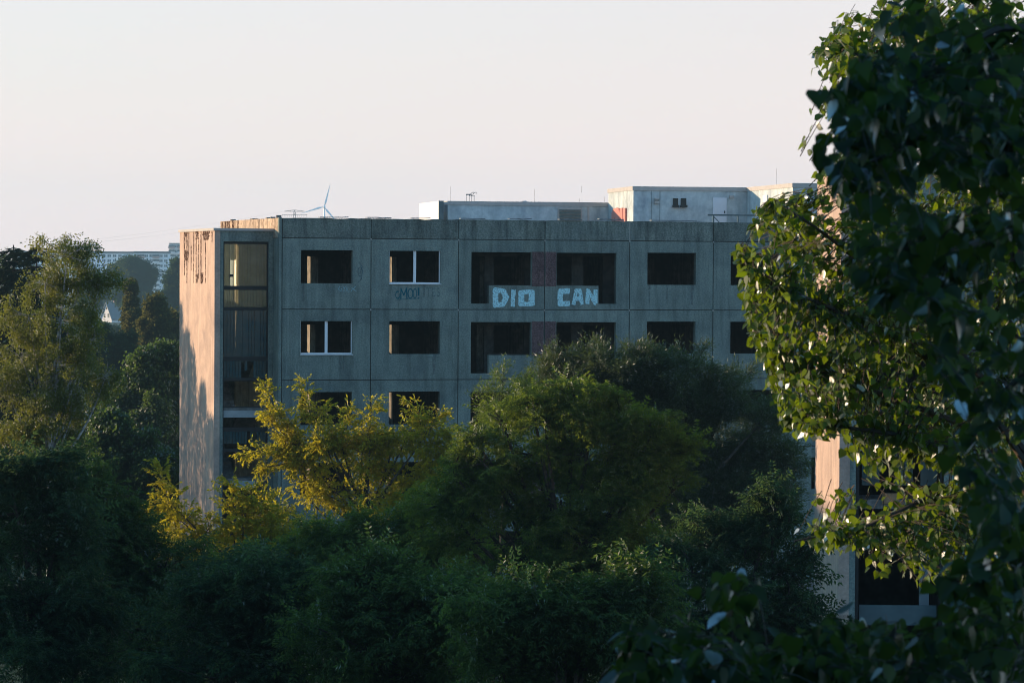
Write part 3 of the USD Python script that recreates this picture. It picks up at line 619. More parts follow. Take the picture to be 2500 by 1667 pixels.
def far_block(name, label, xa, xb, ytop, ybot, depth, wall, n_cols, rot=0.0, roofh=1.2, pitch=2.8, group=None, balcony=None):
    fr_ = Frame(xa, depth, rot)
    ua, za = fr_.uz(xa, ytop); ub, zb2 = fr_.uz(xb, ytop)
    gz = -11.0
    t = thing(name, label, 'building', fr_.o, rot)
    obj('wall', bx(0, ub, 0, 11, gz, za-roofh), wall, t)
    obj('roof', bx(-0.2, ub+0.2, -0.2, 11.2, za-roofh+0.004, za), M['far_roof'], t)
    rows_ = int(min((za-roofh-14+(ybot-650)/FPX*depth)/pitch, 9))
    for r_ in range(rows_):
        zc = za-roofh-0.75-pitch*r_
        for c_ in range(n_cols):
            x_ = ub*(c_+0.5)/n_cols
            if balcony and c_ in balcony:
                bl = obj('balcony', bx(x_-1.9, x_+1.9, -0.9, -0.004, zc-1.9, zc-0.9), M['far_pink'] if r_ < 1 else M['far_wall2'], t)
                obj('window', bx(x_-1.7, x_+1.7, -0.06, -0.004, zc-0.88, zc+0.2), M['far_glass'], t)
            else:
                w_ = obj('window', bx(x_-0.95, x_+0.95, -0.05, -0.004, zc-1.25, zc+0.1), M['far_glass'], t)
                obj('mullion', bx(x_-0.09, x_+0.09, -0.08, -0.052, zc-1.25, zc+0.1), M['house_wall'], w_)
    return t
far_block('far_apartment_block', 'long pale far apartment block with dark roof band, seen between spruces and birch', 36, 326, 612.5, 660, 1880.0, M['far_wall'], 22)
far_block('far_apartment_block', 'far pale apartment block with balconies, right of the long one, before the stair tower', 327, 411, 613.5, 740, 1860.0, M['far_wall'], 7, balcony=(1, 4))
far_block('far_tower_block', 'taller pinkish far tower block just left of the sunlit stair tower', 413, 470, 593.5, 700, 1900.0, M['far_wall2'], 5, roofh=0.5, balcony=(0, 2))
far_block('far_low_building', 'small white far building low among the trees by the tower', 390, 412, 663, 700, 1500.0, M['house_wall'], 2, roofh=0.4)
hp = at(260, 738, 1400.0); hz = terrain(0, 1400)
hs = thing('gabled_house', 'small white gabled house with blue grey roof among far trees', 'house', (hp[0], hp[1], float(hz)), math.radians(-44))
rz = hp[2]-hz
gab = Polygon([(-3.6, 0), (3.6, 0), (3.6, rz-6.6), (0, rz-0.25), (-3.6, rz-6.6)])
obj('wall', plate(gab, 0, 9.0), M['house_wall'], hs)
for s_ in (-1, 1):
    rp = np.array([[0, -0.5, rz+0.1], [0, 9.5, rz+0.1], [s_*4.1, 9.5, rz-7.25], [s_*4.1, -0.5, rz-7.25]])
    rp2 = rp-np.array([0, 0, 0.3]); v = np.vstack([rp, rp2])
    obj('roof', (v, np.array([[0, 1, 2, 3], [7, 6, 5, 4], [0, 3, 7, 4], [1, 5, 6, 2], [3, 2, 6, 7], [0, 4, 5, 1]])), M['house_roof'], hs)
for (x_, z_, w_, h_) in ((-1.35, rz-5.6, 0.55, 0.9), (1.35, rz-5.6, 0.55, 0.9), (0, rz-2.4, 0.35, 0.5)):
    obj('window', bx(x_-w_, x_+w_, -0.06, -0.004, z_-h_, z_+h_), M['far_glass'], hs)
dsh = trimesh.creation.icosphere(2, 0.9); dsh.apply_scale([1, 0.35, 1]); dsh.apply_translation([0.8, 2.5, rz+1.2]); obj('satellite_dish', dsh, M['house_wall'], hs, smooth=True)
obj('chimney', bx(-0.5, 0.3, 4, 4.9, rz-0.4, rz+0.8), M['far_pink'], hs)

# ------------------------------------------------------------------ blocks beside and behind the camera, out of the frame, that shade the courtyard
def plain_block(name, label, x0, x1, y0, y1, zt, face):
    t = thing(name, label, 'building')
    obj('wall', bx(x0, x1, y0, y1, 0, zt), M['panel'], t)
    obj('roof', bx(x0-0.1, x1+0.1, y0-0.1, y1+0.1, zt+0.003, zt+0.12), M['flash'], t)
    for k in range(5):
        for s_ in np.arange(y0+1.8 if face == 'x' else x0+1.8, (y1 if face == 'x' else x1)-1.0, 3.6):
            z_ = zt-1.6-2.8*k
            w_ = bx(x1+0.003, x1+0.05, s_-1, s_+1, z_-1.3, z_) if face == 'x' else bx(s_-1, s_+1, y1+0.003, y1+0.05, z_-1.3, z_)
            obj('window', w_, M['dark_frame'], t)
    return t
plain_block('courtyard_block', 'five storey concrete panel block along the left side of the courtyard', -72, -60, 18, 101, 15.3, 'x')
plain_block('viewpoint_block', 'concrete panel block from whose upper floor the view is taken', -30, 26, -13, -1.2, 17.0, 'y')
plain_block('viewpoint_stair_tower', 'stair tower standing out left of the viewpoint', -9.5, -5.0, -1.0, 13.5, 17.4, 'x')

# ------------------------------------------------------------------ vegetation
def leaf_shape(kind, L, w, fold=0.25, curl=0.15):
    """a leaf in its own frame: base at the origin, tip along +x, up +z; folded along its midrib and curled"""
    if kind == 'diamond':
        v = [(0, 0, 0), (0.45*L, w/2, fold*w/2), (L, 0, -curl*L), (0.45*L, -w/2, fold*w/2)]
        f = [(0, 2, 1), (0, 3, 2)]
    elif kind == 'narrow':
        v = [(0, 0, 0), (0.4*L, w/2, fold*w/2), (L, 0, -curl*L), (0.4*L, -w/2, fold*w/2)]
        f = [(0, 2, 1), (0, 3, 2)]
    else:                                        # poplar: broad base, pointed tip
        xs = [0.0, 0.06, 0.26, 0.50, 0.78, 1.0]; ys = [0.10, 0.40, 0.50, 0.40, 0.17, 0.0]
        v, f = [], []
        for x, y in zip(xs, ys):
            zc = -curl*L*x*x
            v += [(x*L - (0.06*L if x < 0.1 else 0), y*w, zc+fold*y*w), (x*L, 0, zc), (x*L - (0.06*L if x < 0.1 else 0), -y*w, zc+fold*y*w)]
        for i in range(5):
            a = 3*i
            f += [(a, a+1, a+4), (a, a+4, a+3), (a+1, a+2, a+5), (a+1, a+5, a+4)]
        f = [t for t in f if not (len(set(t)) < 3)]
    return np.array(v, float), np.array(f, int)

def rot_to(x, up):
    x = x/np.linalg.norm(x); z = up-np.dot(up, x)*x
    if np.linalg.norm(z) < 1e-4: z = np.array([x[1], -x[0], 0.1])
    z /= np.linalg.norm(z); return np.stack([x, np.cross(z, x), z], 1)

def sprig(species, r):
    """a leafy twig end of some 0.4 m, built along +x, droop along -z"""
    V, F, n = [], [], 0
    def put(kind, L, w, p, d, up, **k):
        nonlocal n
        v, f = leaf_shape(kind, L, w, **k)
        V.append(v@rot_to(np.array(d, float), np.array(up, float)).T+p); F.append(f+n); n += len(v)
    if species == 'pinnate':                      # three compound leaves
        for a in (-0.9, 0.0, 0.9):
            ln = 0.30+0.08*r.random()
            for i in range(6):
                s = 0.06+ln*i/6
                p = np.array([math.cos(a)*s, math.sin(a)*s, 0.02-0.9*s*s*(0.6+r.random()*0.5)])
                for sd in (-1, 1):
                    d = (math.cos(a)*0.5-sd*math.sin(a), math.sin(a)*0.5+sd*math.cos(a), -0.35+0.3*r.standard_normal())
                    put('narrow', 0.085, 0.036, p, d, (0.3*r.standard_normal(), 0.3*r.standard_normal(), 1))
            put('narrow', 0.09, 0.04, p, (math.cos(a), math.sin(a), -0.6), (0, 0, 1))
    elif species == 'boxelder':
        for j in range(5):
            a = r.uniform(-1.5, 1.5); s = 0.07*j
            b = np.array([s, 0, -0.15*s])
            for k in range(4):
                aa = a+r.uniform(-0.9, 0.9); q = b+np.array([math.cos(a), math.sin(a), -0.4])*(0.06+0.04*k)
                put('diamond', 0.095, 0.055, q, (math.cos(aa), math.sin(aa), -0.7+0.5*r.standard_normal()), (0.5*r.standard_normal(), 0.5*r.standard_normal(), 1))
    elif species == 'willow':
        for j in range(16):
            a = r.uniform(-1.2, 1.2); s = 0.4*r.random()
            put('narrow', 0.12, 0.024, np.array([s, 0.05*r.standard_normal(), 0.05*r.standard_normal()]), (math.cos(a), math.sin(a), 0.5*r.standard_normal()), r.standard_normal(3)+np.array([0, 0, 1]))
    elif species == 'birch':
        for j in range(22):
            s = r.random()*0.5; a = r.uniform(0, 6.28)
            p = np.array([0.25*s, 0.12*r.standard_normal()*0.5, -s*0.9])+0.04*r.standard_normal(3)
            put('diamond', 0.06, 0.045, p, (math.cos(a), math.sin(a), -0.8), (0.7*r.standard_normal(), 0.7*r.standard_normal(), 1))
    elif species == 'far':
        for j in range(12):
            put('diamond', 0.42, 0.32, 0.45*r.standard_normal(3)*np.array([1, 1, 0.7]), r.standard_normal(3), r.standard_normal(3)+np.array([0, 0, 1]))
    elif species == 'spruce':
        for j in range(14):
            s = 0.9*j/14
            for sd in (-1, 1):
                put('narrow', 0.30, 0.07, np.array([s, 0, -0.12*s]), (0.6, sd*0.8, -0.25+0.15*r.standard_normal()), (0, 0, 1))
        put('narrow', 0.4, 0.1, np.array([0.8, 0, -0.1]), (1, 0, 0.0), (0, 0, 1))
    return np.vstack(V), np.vstack(F)

def quat(Rm):
    w = np.sqrt(np.maximum(0, 1+Rm[:, 0, 0]+Rm[:, 1, 1]+Rm[:, 2, 2]))/2
    x = np.sqrt(np.maximum(0, 1+Rm[:, 0, 0]-Rm[:, 1, 1]-Rm[:, 2, 2]))/2*np.sign(Rm[:, 2, 1]-Rm[:, 1, 2]+1e-12)
    y = np.sqrt(np.maximum(0, 1-Rm[:, 0, 0]+Rm[:, 1, 1]-Rm[:, 2, 2]))/2*np.sign(Rm[:, 0, 2]-Rm[:, 2, 0]+1e-12)
    z = np.sqrt(np.maximum(0, 1-Rm[:, 0, 0]-Rm[:, 1, 1]+Rm[:, 2, 2]))/2*np.sign(Rm[:, 1, 0]-Rm[:, 0, 1]+1e-12)
    return np.stack([w, x, y, z], 1)

def instancer(parent, name, species, P, X, scale, matl, seed, protos=3):
    """leafy sprigs at points P pointing along X, as one part"""
    r = np.random.default_rng(seed)
    path = numbered(parent.GetPath().pathString+'/'+name)
    pi = UsdGeom.PointInstancer.Define(stage, path)
    targets = []
    for k in range(protos):
        usdkit.mesh(stage, f'{path}/sprig_{k:03d}' if k else f'{path}/sprig', sprig(species, r), matl); targets.append(Sdf.Path(f'{path}/sprig_{k:03d}' if k else f'{path}/sprig'))
    n = len(P)
    X = X/np.maximum(np.linalg.norm(X, axis=1, keepdims=True), 1e-9)
    up = np.tile([0, 0, 1.0], (n, 1))+0.45*r.standard_normal((n, 3))
    Zv = up-(up*X).sum(1, keepdims=True)*X; Zv /= np.maximum(np.linalg.norm(Zv, axis=1, keepdims=True), 1e-9)
    Yv = np.cross(Zv, X)
    q = quat(np.stack([X, Yv, Zv], 2))
    pi.CreatePrototypesRel().SetTargets(targets)
    pi.CreatePositionsAttr(Vt.Vec3fArray.FromNumpy(P.astype(np.float32)))
    pi.CreateOrientationsAttr([Gf.Quath(*map(float, a)) for a in q])
    sc = (scale*(0.7+0.6*r.random(n))).astype(np.float32)
    pi.CreateScalesAttr(Vt.Vec3fArray.FromNumpy(np.repeat(sc[:, None], 3, 1)))
    pi.CreateProtoIndicesAttr(Vt.IntArray.FromNumpy(r.integers(0, protos, n).astype(np.int32)))
    tag(pi, kind='stuff')
    return pi

NI = 0
def tree(name, label, base_px, depth, lobes, species, matl, dens=1.0, seed=1, trunk_r=0.16, bark='bark', sub=9, scale=1.0, twigs=(), group=None, gap=0.35, subr=(0.30, 0.52), cat='tree', flat=0.75, droop=0.0, gz=None, shoots=0, out=(0.6, 1.04)):
    """lobes: (px, py, radius across, radius up, depth offset in m) of the crown's masses; twigs: (px, py) of shoots standing out"""
    r = np.random.default_rng(seed)
    k = depth/FPX
    bp = at(base_px, 655, depth); gz = float(terrain(bp[0], bp[1])) if gz is None else gz
    base = np.array([bp[0], bp[1], gz])
    t = thing(name, label, cat, base, group=group)
    C, R3 = [], []
    for lb in lobes:
        px, py, rx, ry = lb[:4]; off = lb[4] if len(lb) > 4 else r.uniform(-0.6, 0.6)*rx*k
        C.append(at(px, py, depth+off)-base); R3.append((rx*k, rx*k*0.9, ry*k))
    C, R3 = np.array(C), np.array(R3)
    top = C[:, 2].max(); cx = np.average(C, axis=0, weights=R3.prod(1))
    # trunk and limbs
    fork = np.array([cx[0]*0.7, cx[1]*0.7, max(C[:, 2].min()*0.55, 1.2)])
    leader = np.array([cx[0], cx[1], max(cx[2], fork[2]+0.5)])
    trunk = [tube(np.vstack([bez(np.zeros(3), np.array([0, 0, fork[2]*0.5]), fork, 6), bez(fork, (fork+leader)/2+r.standard_normal(3)*0.2, leader, 5)[1:]]), trunk_r*1.25, trunk_r*0.45, n=8)]
    obj('trunk', cat_(trunk), M[bark], t, smooth=60)
    limbs = []; P, X = [], []
    for c, rr in zip(C, R3):
        s0 = fork+(leader-fork)*np.clip((c[2]-fork[2])/max(leader[2]-fork[2], 1e-3)*0.5, 0, 0.9)
        mid = (s0+c)/2+np.array([0, 0, -0.1*np.linalg.norm(c-s0)])+r.standard_normal(3)*0.15
        limbs.append(tube(bez(s0, mid, c, 6), trunk_r*0.42, trunk_r*0.12, n=5))
        ns = max(4, int(1.5*sub*(0.7+0.6*r.random())))
        for i in range(ns):
            d = r.standard_normal(3); d[2] = d[2]*0.9+0.25; d /= np.linalg.norm(d)
            sr = r.uniform(*subr)
            sc_ = c+d*rr*(1-sr*0.55)*r.uniform(*out)
            srad = rr.mean()*sr*np.array([1, 1, flat])
            limbs.append(tube(bez(c+d*rr*0.1, c+d*rr*0.5+np.array([0, 0, 0.05]), sc_, 4), trunk_r*0.065, trunk_r*0.03, n=4))
            area = 4*np.pi*srad.prod()**(2/3)
            n = int(area*dens*22/scale**2*(0.75+0.5*r.random()))
            if n < 1: continue
            e = r.standard_normal((n, 3)); e /= np.linalg.norm(e, axis=1, keepdims=True)
            rad = np.clip(1-np.abs(r.standard_normal(n))*0.38, 0.05, 1.15)*(1+0.12*r.standard_normal(n))
            p = sc_+e*srad*rad[:, None]
            nz = meshkit.fbm((p+base)*1.3/scale**0.5, 3, seed)
            keep = nz > gap+0.08*r.standard_normal(n)
            P.append(p[keep]); X.append(e[keep]*np.array([1, 1, 0.6])+0.45*r.standard_normal((keep.sum(), 3))+d*0.4+np.array([0, 0, -droop]))
    ends = [(at(tw_[0], tw_[1], depth+(tw_[2] if len(tw_) > 2 else 0))-base, None) for tw_ in twigs]
    for _ in range(shoots):
        j = int(r.integers(len(C))); d = r.standard_normal(3)*np.array([1, 1, 0.6])+np.array([0, 0, 0.7]); d /= np.linalg.norm(d)
        ends.append((C[j]+d*R3[j]*r.uniform(1.05, 1.45)+np.array([0, 0, r.uniform(0, 0.3)]), j))
    for q, j in ends:
        if j is None: j = np.argmin(np.linalg.norm((C-q)/R3.mean(1, keepdims=True), axis=1))
        pts = bez(C[j], (C[j]+q)/2+r.standard_normal(3)*0.25+np.array([0, 0, -0.1]), q, 9)
        limbs.append(tube(pts, trunk_r*0.14, 0.008, n=4))
        L = np.linalg.norm(q-C[j]); n = int(26*L*dens/scale)
        s = r.random(n)**0.8; ii = np.minimum((s*8).astype(int), 7); fr_ = s*8-ii
        pp = pts[ii]*(1-fr_[:, None])+pts[ii+1]*fr_[:, None]
        P.append(pp+r.standard_normal((n, 3))*0.10*scale*(1.25-s)[:, None]); X.append((q-C[j])[None]/L+0.9*r.standard_normal((n, 3)))
    global NI; NI += sum(map(len, P))
    obj('branches', cat_(limbs), M[bark], t, kind='stuff')
    instancer(t, 'foliage', species, np.vstack(P), np.vstack(X), scale, matl, seed)
    return t

LM = {
 'birch': leaf_mat('birch_leaf', [(0.055, 0.072, 0.014), (0.085, 0.10, 0.018), (0.13, 0.12, 0.02)], (0.42, 0.44, 0.05), gloss=0.02, rough=0.6),
 'box': leaf_mat('boxelder_leaf', [(0.17, 0.17, 0.012), (0.25, 0.22, 0.013), (0.31, 0.235, 0.014)], (0.90, 0.76, 0.035), tw=0.5, gloss=0.015, rough=0.6),
 'green': leaf_mat('robinia_leaf', [(0.028, 0.058, 0.018), (0.050, 0.086, 0.020), (0.082, 0.122, 0.020)], (0.40, 0.53, 0.03), gloss=0.015, rough=0.6, tw=0.34),
 'willow': leaf_mat('willow_leaf', [(0.020, 0.038, 0.018), (0.032, 0.054, 0.022), (0.055, 0.070, 0.025)], (0.20, 0.26, 0.04), gloss=0.025, rough=0.5),
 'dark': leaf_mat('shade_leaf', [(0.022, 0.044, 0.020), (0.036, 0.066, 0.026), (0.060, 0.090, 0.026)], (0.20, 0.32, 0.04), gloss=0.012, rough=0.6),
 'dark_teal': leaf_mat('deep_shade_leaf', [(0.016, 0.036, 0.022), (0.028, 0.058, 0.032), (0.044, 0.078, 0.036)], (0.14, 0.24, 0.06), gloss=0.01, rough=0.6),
 'far': leaf_mat('far_leaf', [(0.018, 0.040, 0.022), (0.026, 0.052, 0.026), (0.038, 0.062, 0.026)], (0.09, 0.14, 0.04), gloss=0.0, rough=0.6),
 'olive': leaf_mat('olive_leaf', [(0.040, 0.045, 0.018), (0.060, 0.062, 0.02), (0.085, 0.075, 0.022)], (0.22, 0.21, 0.05), gloss=0.0, rough=0.6),
 'spruce': leaf_mat('spruce_needle', [(0.010, 0.020, 0.014), (0.016, 0.028, 0.018)], (0.03, 0.045, 0.02), tw=0.15, gloss=0.005),
 'poplar': leaf_mat('poplar_leaf', [(0.040, 0.075, 0.012), (0.058, 0.098, 0.016), (0.078, 0.11, 0.02)], (0.36, 0.50, 0.012), gloss=0.045, rough=0.5, tw=0.42),
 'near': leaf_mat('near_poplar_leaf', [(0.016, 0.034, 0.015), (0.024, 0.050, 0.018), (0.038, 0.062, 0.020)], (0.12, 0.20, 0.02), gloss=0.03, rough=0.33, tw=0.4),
}
# --- left: birch, spruces
tree('birch_tree', 'tall sunlit yellow green birch at the left edge of the view', 130, 100, [
    (165, 625, 55, 42), (110, 690, 62, 50), (195, 690, 60, 50), (70, 770, 62, 60), (150, 780, 80, 70), (245, 690, 26, 22), (50, 870, 70, 70), (140, 890, 85, 70), (215, 850, 50, 60), (225, 830, 30, 34), (258, 920, 44, 46),
    (20, 960, 70, 80), (110, 1000, 85, 80), (200, 960, 60, 70), (60, 1080, 80, 70), (160, 1080, 70, 60)], 'birch', LM['birch'], dens=1.25, seed=3, bark='birch_bark', trunk_r=0.14, droop=0.35, sub=10, gap=0.43, subr=(0.22, 0.40), shoots=20, out=(0.7, 1.25),
    twigs=[(95, 578), (163, 572), (205, 590), (245, 600), (290, 668), (285, 650), (25, 720)])
def spruce(label, px, ytop, ybase_z, depth, spread, seed, group=None):
    r = np.random.default_rng(seed)
    tp = at(px, ytop, depth); gz = float(terrain(tp[0], tp[1])); H_ = tp[2]-gz
    t = thing('spruce_tree', label, 'tree', (tp[0], tp[1], gz))
    obj('trunk', tube([(0, 0, 0), (0.05, 0, H_*0.6), (0, 0, H_)], 0.22, 0.03, n=7), M['bark'], t)
    P, X, br = [], [], []
    z = H_-0.3
    while z > 2.0:
        L = spread*min(1, (H_-z)/(H_*0.55))**0.85*r.uniform(0.75, 1.1)+0.25
        for a in r.uniform(0, 6.28)+np.arange(6)/6*6.28:
            d = np.array([math.cos(a), math.sin(a), 0]); LL = L*r.uniform(0.7, 1.1)
            br.append(tube([(0, 0, z), d*LL*0.6+[0, 0, z-0.1*LL], d*LL+[0, 0, z-0.05*LL]], 0.04, 0.01, n=4))
            for s in np.arange(0.25, 1.0, 0.5/max(LL, 0.5)):
                for sd in (-0.5, 0.5):
                    P.append(d*LL*s+np.array([0, 0, z-0.14*LL*s])+0.08*r.standard_normal(3)); X.append(d+np.cross(d, [0, 0, 1])*sd+np.array([0, 0, -0.25+0.2*r.standard_normal()]))
        z -= r.uniform(0.38, 0.55)
    obj('branches', cat_(br), M['bark'], t, kind='stuff')
    instancer(t, 'foliage', 'spruce', np.array(P), np.array(X), 1.0, LM['spruce'], seed)
    return t
spruce('dark spruce with pointed top, leftmost of the two behind the birch', 33, 598, 0, 170, 2.6, 21)
spruce('dark spruce close behind the left side of the birch crown', 89, 593, 0, 165, 2.3, 22)
tree('dark_tree', 'dark rounded tree at the far left edge, left of the spruces', 2, 175, [(-10, 650, 40, 40), (5, 700, 45, 45), (20, 760, 50, 50), (-5, 820, 50, 60)], 'willow', LM['dark'], seed=23, dens=0.9, sub=8, scale=1.4)
# --- far hazy trees
far = dict(species='far', matl=LM['far'], sub=12, dens=1.1, scale=1.35, trunk_r=0.3, gap=0.42, subr=(0.20, 0.40), shoots=14)
tree('hazy_tree', 'broad blue hazed tree in front of the far block, topmost of the hazy trees', 318, 1000, [(300, 662, 34, 20), (330, 655, 34, 22), (352, 678, 26, 26), (280, 690, 40, 28), (325, 692, 46, 32), (352, 715, 34, 28), (310, 725, 50, 24)], seed=31, **far)
tree('hazy_tree', 'hazy tree between the birch and the gabled house', 245, 900, [(222, 690, 26, 25), (232, 712, 26, 22), (212, 745, 28, 28), (205, 775, 28, 28)], seed=32, **far)
tree('hazy_tree', 'dark hazy tree touching the stair tower, below the far tower block', 425, 800, [(440, 655, 20, 18), (432, 690, 24, 25), (450, 690, 25, 30), (418, 735, 28, 28), (440, 740, 32, 35), (405, 775, 32, 28)], seed=33, **far)
tree('hazy_tree', 'low hazy tree to the right of the gabled house roof', 350, 950, [(335, 745, 35, 25), (375, 755, 36, 28), (350, 790, 45, 30), (385, 800, 40, 30)], seed=34, **far)
tree('hazy_tree', 'wide hazy thicket tree behind the gabled house', 270, 1450, [(225, 730, 25, 18), (265, 745, 30, 20), (300, 745, 28, 20), (330, 760, 30, 20)], seed=35, **far)
mid = dict(species='far', sub=12, dens=1.0, trunk_r=0.22, gap=0.42, subr=(0.20, 0.40), shoots=14)
tree('weeping_birch', 'slender olive birch with pointed top right of the gabled house', 322, 340, [(320, 706, 9, 16), (323, 740, 15, 24), (328, 782, 22, 30), (322, 830, 26, 36), (332, 870, 32, 40), (318, 900, 34, 40)], matl=LM['olive'], seed=41, scale=0.58, bark='birch_bark', droop=0.6, **mid)
tree('weeping_birch', 'rounder olive birch between the slender birch and the stair tower', 378, 320, [(375, 745, 20, 25), (385, 785, 28, 34), (365, 830, 32, 36), (395, 850, 32, 40), (378, 890, 38, 40)], matl=LM['olive'], seed=42, scale=0.58, bark='birch_bark', droop=0.6, **mid)
tree('hedge_tree', 'small dark tree just below the gabled house', 275, 620, [(250, 812, 24, 16), (285, 816, 28, 16), (310, 838, 25, 18), (265, 840, 30, 18)], matl=LM['far'], seed=43, scale=0.9, **mid)
tree('mid_tree', 'olive green tree behind the stair tower foot, right of the birches', 420, 330, [(425, 800, 22, 28), (415, 840, 30, 34), (435, 870, 30, 40), (400, 900, 38, 40)], matl=LM['olive'], seed=44, scale=0.62, **mid)
tree('mid_tree', 'dark green tree left of the slender birch trunk', 268, 300, [(235, 860, 36, 30), (275, 880, 40, 34), (250, 930, 48, 40), (300, 920, 36, 40), (280, 985, 55, 45), (335, 895, 38, 34), (240, 820, 26, 22), (300, 850, 34, 26)], matl=LM['far'], seed=45, scale=0.55, **mid)
tree('mid_tree', 'dark tree with lit specks close left of the stair tower wall', 390, 200, [(410, 872, 38, 36), (360, 885, 40, 36), (350, 930, 50, 45), (300, 990, 50, 45), (420, 970, 46, 50), (380, 1040, 62, 60), (330, 1030, 50, 55), (425, 1080, 50, 60)], matl=LM['dark'], seed=46, scale=0.42, **mid)
tree('mid_tree', 'deep shaded tree at the foot of the birch', 290, 150, [(270, 1060, 52, 50), (330, 1120, 60, 55), (250, 1140, 60, 60), (390, 1170, 58, 60), (310, 1210, 70, 60), (400, 1260, 60, 60), (250, 1250, 70, 60)], matl=LM['dark'], seed=47, scale=0.36, **mid)
# --- in front of the block
tree('willow_tree', 'large dark rounded willow in front of the right half of the block', 1620, 106, [
    (1385, 905, 70, 50), (1470, 895, 70, 48), (1560, 898, 80, 54), (1680, 918, 88, 56), (1780, 960, 80, 66), (1850, 1040, 70, 72), (1900, 1140, 64, 76), (1640, 990, 120, 80), (1500, 970, 100, 80), (1390, 970, 90, 70),
    (1760, 1080, 110, 80), (1620, 1110, 120, 80), (1880, 1240, 70, 66), (1770, 1200, 110, 80), (1340, 930, 40, 50), (1680, 1270, 110, 70), (1600, 1220, 110, 70), (1800, 1310, 110, 70)], 'willow', LM['willow'], dens=1.5, seed=51, trunk_r=0.25, sub=15, gap=0.34, subr=(0.26, 0.44), shoots=18, out=(0.65, 1.10),
    twigs=[(1340, 850), (1420, 838), (1565, 830), (1660, 856)])
tree('willow_sapling', 'small light green tree top standing left of the dark willow', 1215, 105, [(1228, 930, 20, 26), (1220, 970, 34, 32), (1180, 985, 32, 28), (1290, 955, 34, 30), (1230, 1030, 60, 40)], 'willow', LM['green'], dens=1.1, seed=52, trunk_r=0.1, sub=8, twigs=[(1230, 900), (1180, 962), (1290, 925)])
tree('box_elder_tree', 'golden yellow box elder in front of the lower left windows', 830, 108, [
    (770, 1020, 20, 18), (830, 1075, 44, 28), (905, 1075, 38, 26), (730, 1085, 50, 28), (800, 1100, 62, 34), (885, 1105, 66, 36), (1000, 1050, 30, 30), (960, 1085, 54, 38), (1040, 1060, 46, 44), (720, 1125, 42, 30), (790, 1140, 66, 42), (880, 1150, 70, 44), (970, 1150, 66, 50), (1060, 1130, 50, 50),
    (800, 1210, 60, 40), (740, 1200, 40, 30), (900, 1220, 80, 50), (1010, 1220, 80, 50), (700, 1250, 44, 30)], 'boxelder', LM['box'], dens=1.15, seed=61, trunk_r=0.16, sub=9, gap=0.44, subr=(0.22, 0.40), shoots=12,
    twigs=[(642, 945), (660, 1000), (604, 1110), (690, 1075), (750, 938), (845, 995), (905, 970), (1000, 985), (1070, 995), (1085, 1050), (650, 1135), (700, 1010), (1105, 1080)])
tree('box_elder_tree', 'lower golden box elder shoots in front of the stair tower foot', 540, 100, [
    (415, 1225, 26, 30), (440, 1270, 40, 34), (500, 1300, 50, 34), (590, 1255, 36, 26), (640, 1240, 48, 30), (570, 1300, 54, 34), (650, 1300, 62, 40), (720, 1300, 60, 40), (540, 1350, 80, 44), (430, 1330, 50, 40), (650, 1370, 90, 46)], 'boxelder', LM['box'], dens=1.15, seed=62, trunk_r=0.12, sub=8, gap=0.41, subr=(0.25, 0.45),
    twigs=[(400, 1145), (360, 1230), (405, 1175), (470, 1250), (545, 1200), (575, 1208), (610, 1195), (650, 1195), (560, 1180), (500, 1255)])
tree('robinia_tree', 'big green tree with sunlit yellow green crown, centre right foreground', 1400, 78, [
    (1300, 985, 60, 32), (1390, 965, 66, 36), (1230, 1030, 60, 34), (1160, 1075, 52, 34), (1330, 1035, 84, 40), (1440, 1020, 66, 40), (1520, 1035, 60, 42), (1590, 1060, 66, 46), (1640, 1110, 50, 44), (1180, 1130, 80, 50), (1300, 1110, 100, 56), (1430, 1110, 110, 56), (1550, 1130, 90, 60),
    (1230, 1210, 110, 66), (1370, 1220, 130, 70), (1520, 1230, 120, 70), (1640, 1200, 60, 60), (1150, 1250, 80, 70), (1250, 1320, 120, 70), (1420, 1330, 140, 70), (1570, 1330, 110, 70), (1110, 1160, 60, 44), (1080, 1230, 70, 56), (1140, 1330, 100, 70), (1350, 1410, 150, 70), (1520, 1410, 130, 70)], 'pinnate', LM['green'], dens=1.0, seed=71, trunk_r=0.22, sub=11, gap=0.40, subr=(0.22, 0.36), flat=0.60, shoots=40, out=(0.75, 1.28),
    twigs=[(1490, 965), (1500, 950), (1290, 950), (1390, 935), (1695, 1075), (1125, 1060), (1545, 1000)])
tree('shaded_tree', 'dark green tree right under the golden box elder crown', 840, 84, [(560, 1390, 60, 36), (650, 1365, 60, 40), (745, 1335, 62, 42), (840, 1310, 60, 40), (930, 1300, 66, 44), (1030, 1280, 66, 48), (1100, 1330, 70, 50), (960, 1370, 90, 56), (800, 1400, 100, 56), (660, 1440, 110, 60), (1060, 1420, 90, 60)], 'pinnate', LM['green'], seed=87, dens=1.0, sub=11, trunk_r=0.16, gap=0.42, subr=(0.22, 0.42), flat=0.6, shoots=45)
bt = dict(species='pinnate', sub=9, trunk_r=0.18, gap=0.42, subr=(0.22, 0.38), flat=0.6, shoots=45, out=(0.7, 1.3))
tree('shaded_tree', 'dark green tree below the golden box elders, lower left of centre', 620, 56, [(520, 1450, 80, 40), (630, 1440, 80, 40), (740, 1455, 90, 40), (580, 1470, 130, 70), (700, 1460, 130, 70), (500, 1540, 140, 80), (640, 1570, 160, 90), (560, 1650, 170, 80), (770, 1640, 120, 80), (720, 1550, 110, 60)], matl=LM['dark_teal'], twigs=[(600, 1385), (640, 1400), (720, 1410), (500, 1405)], seed=81, dens=0.9, **bt)
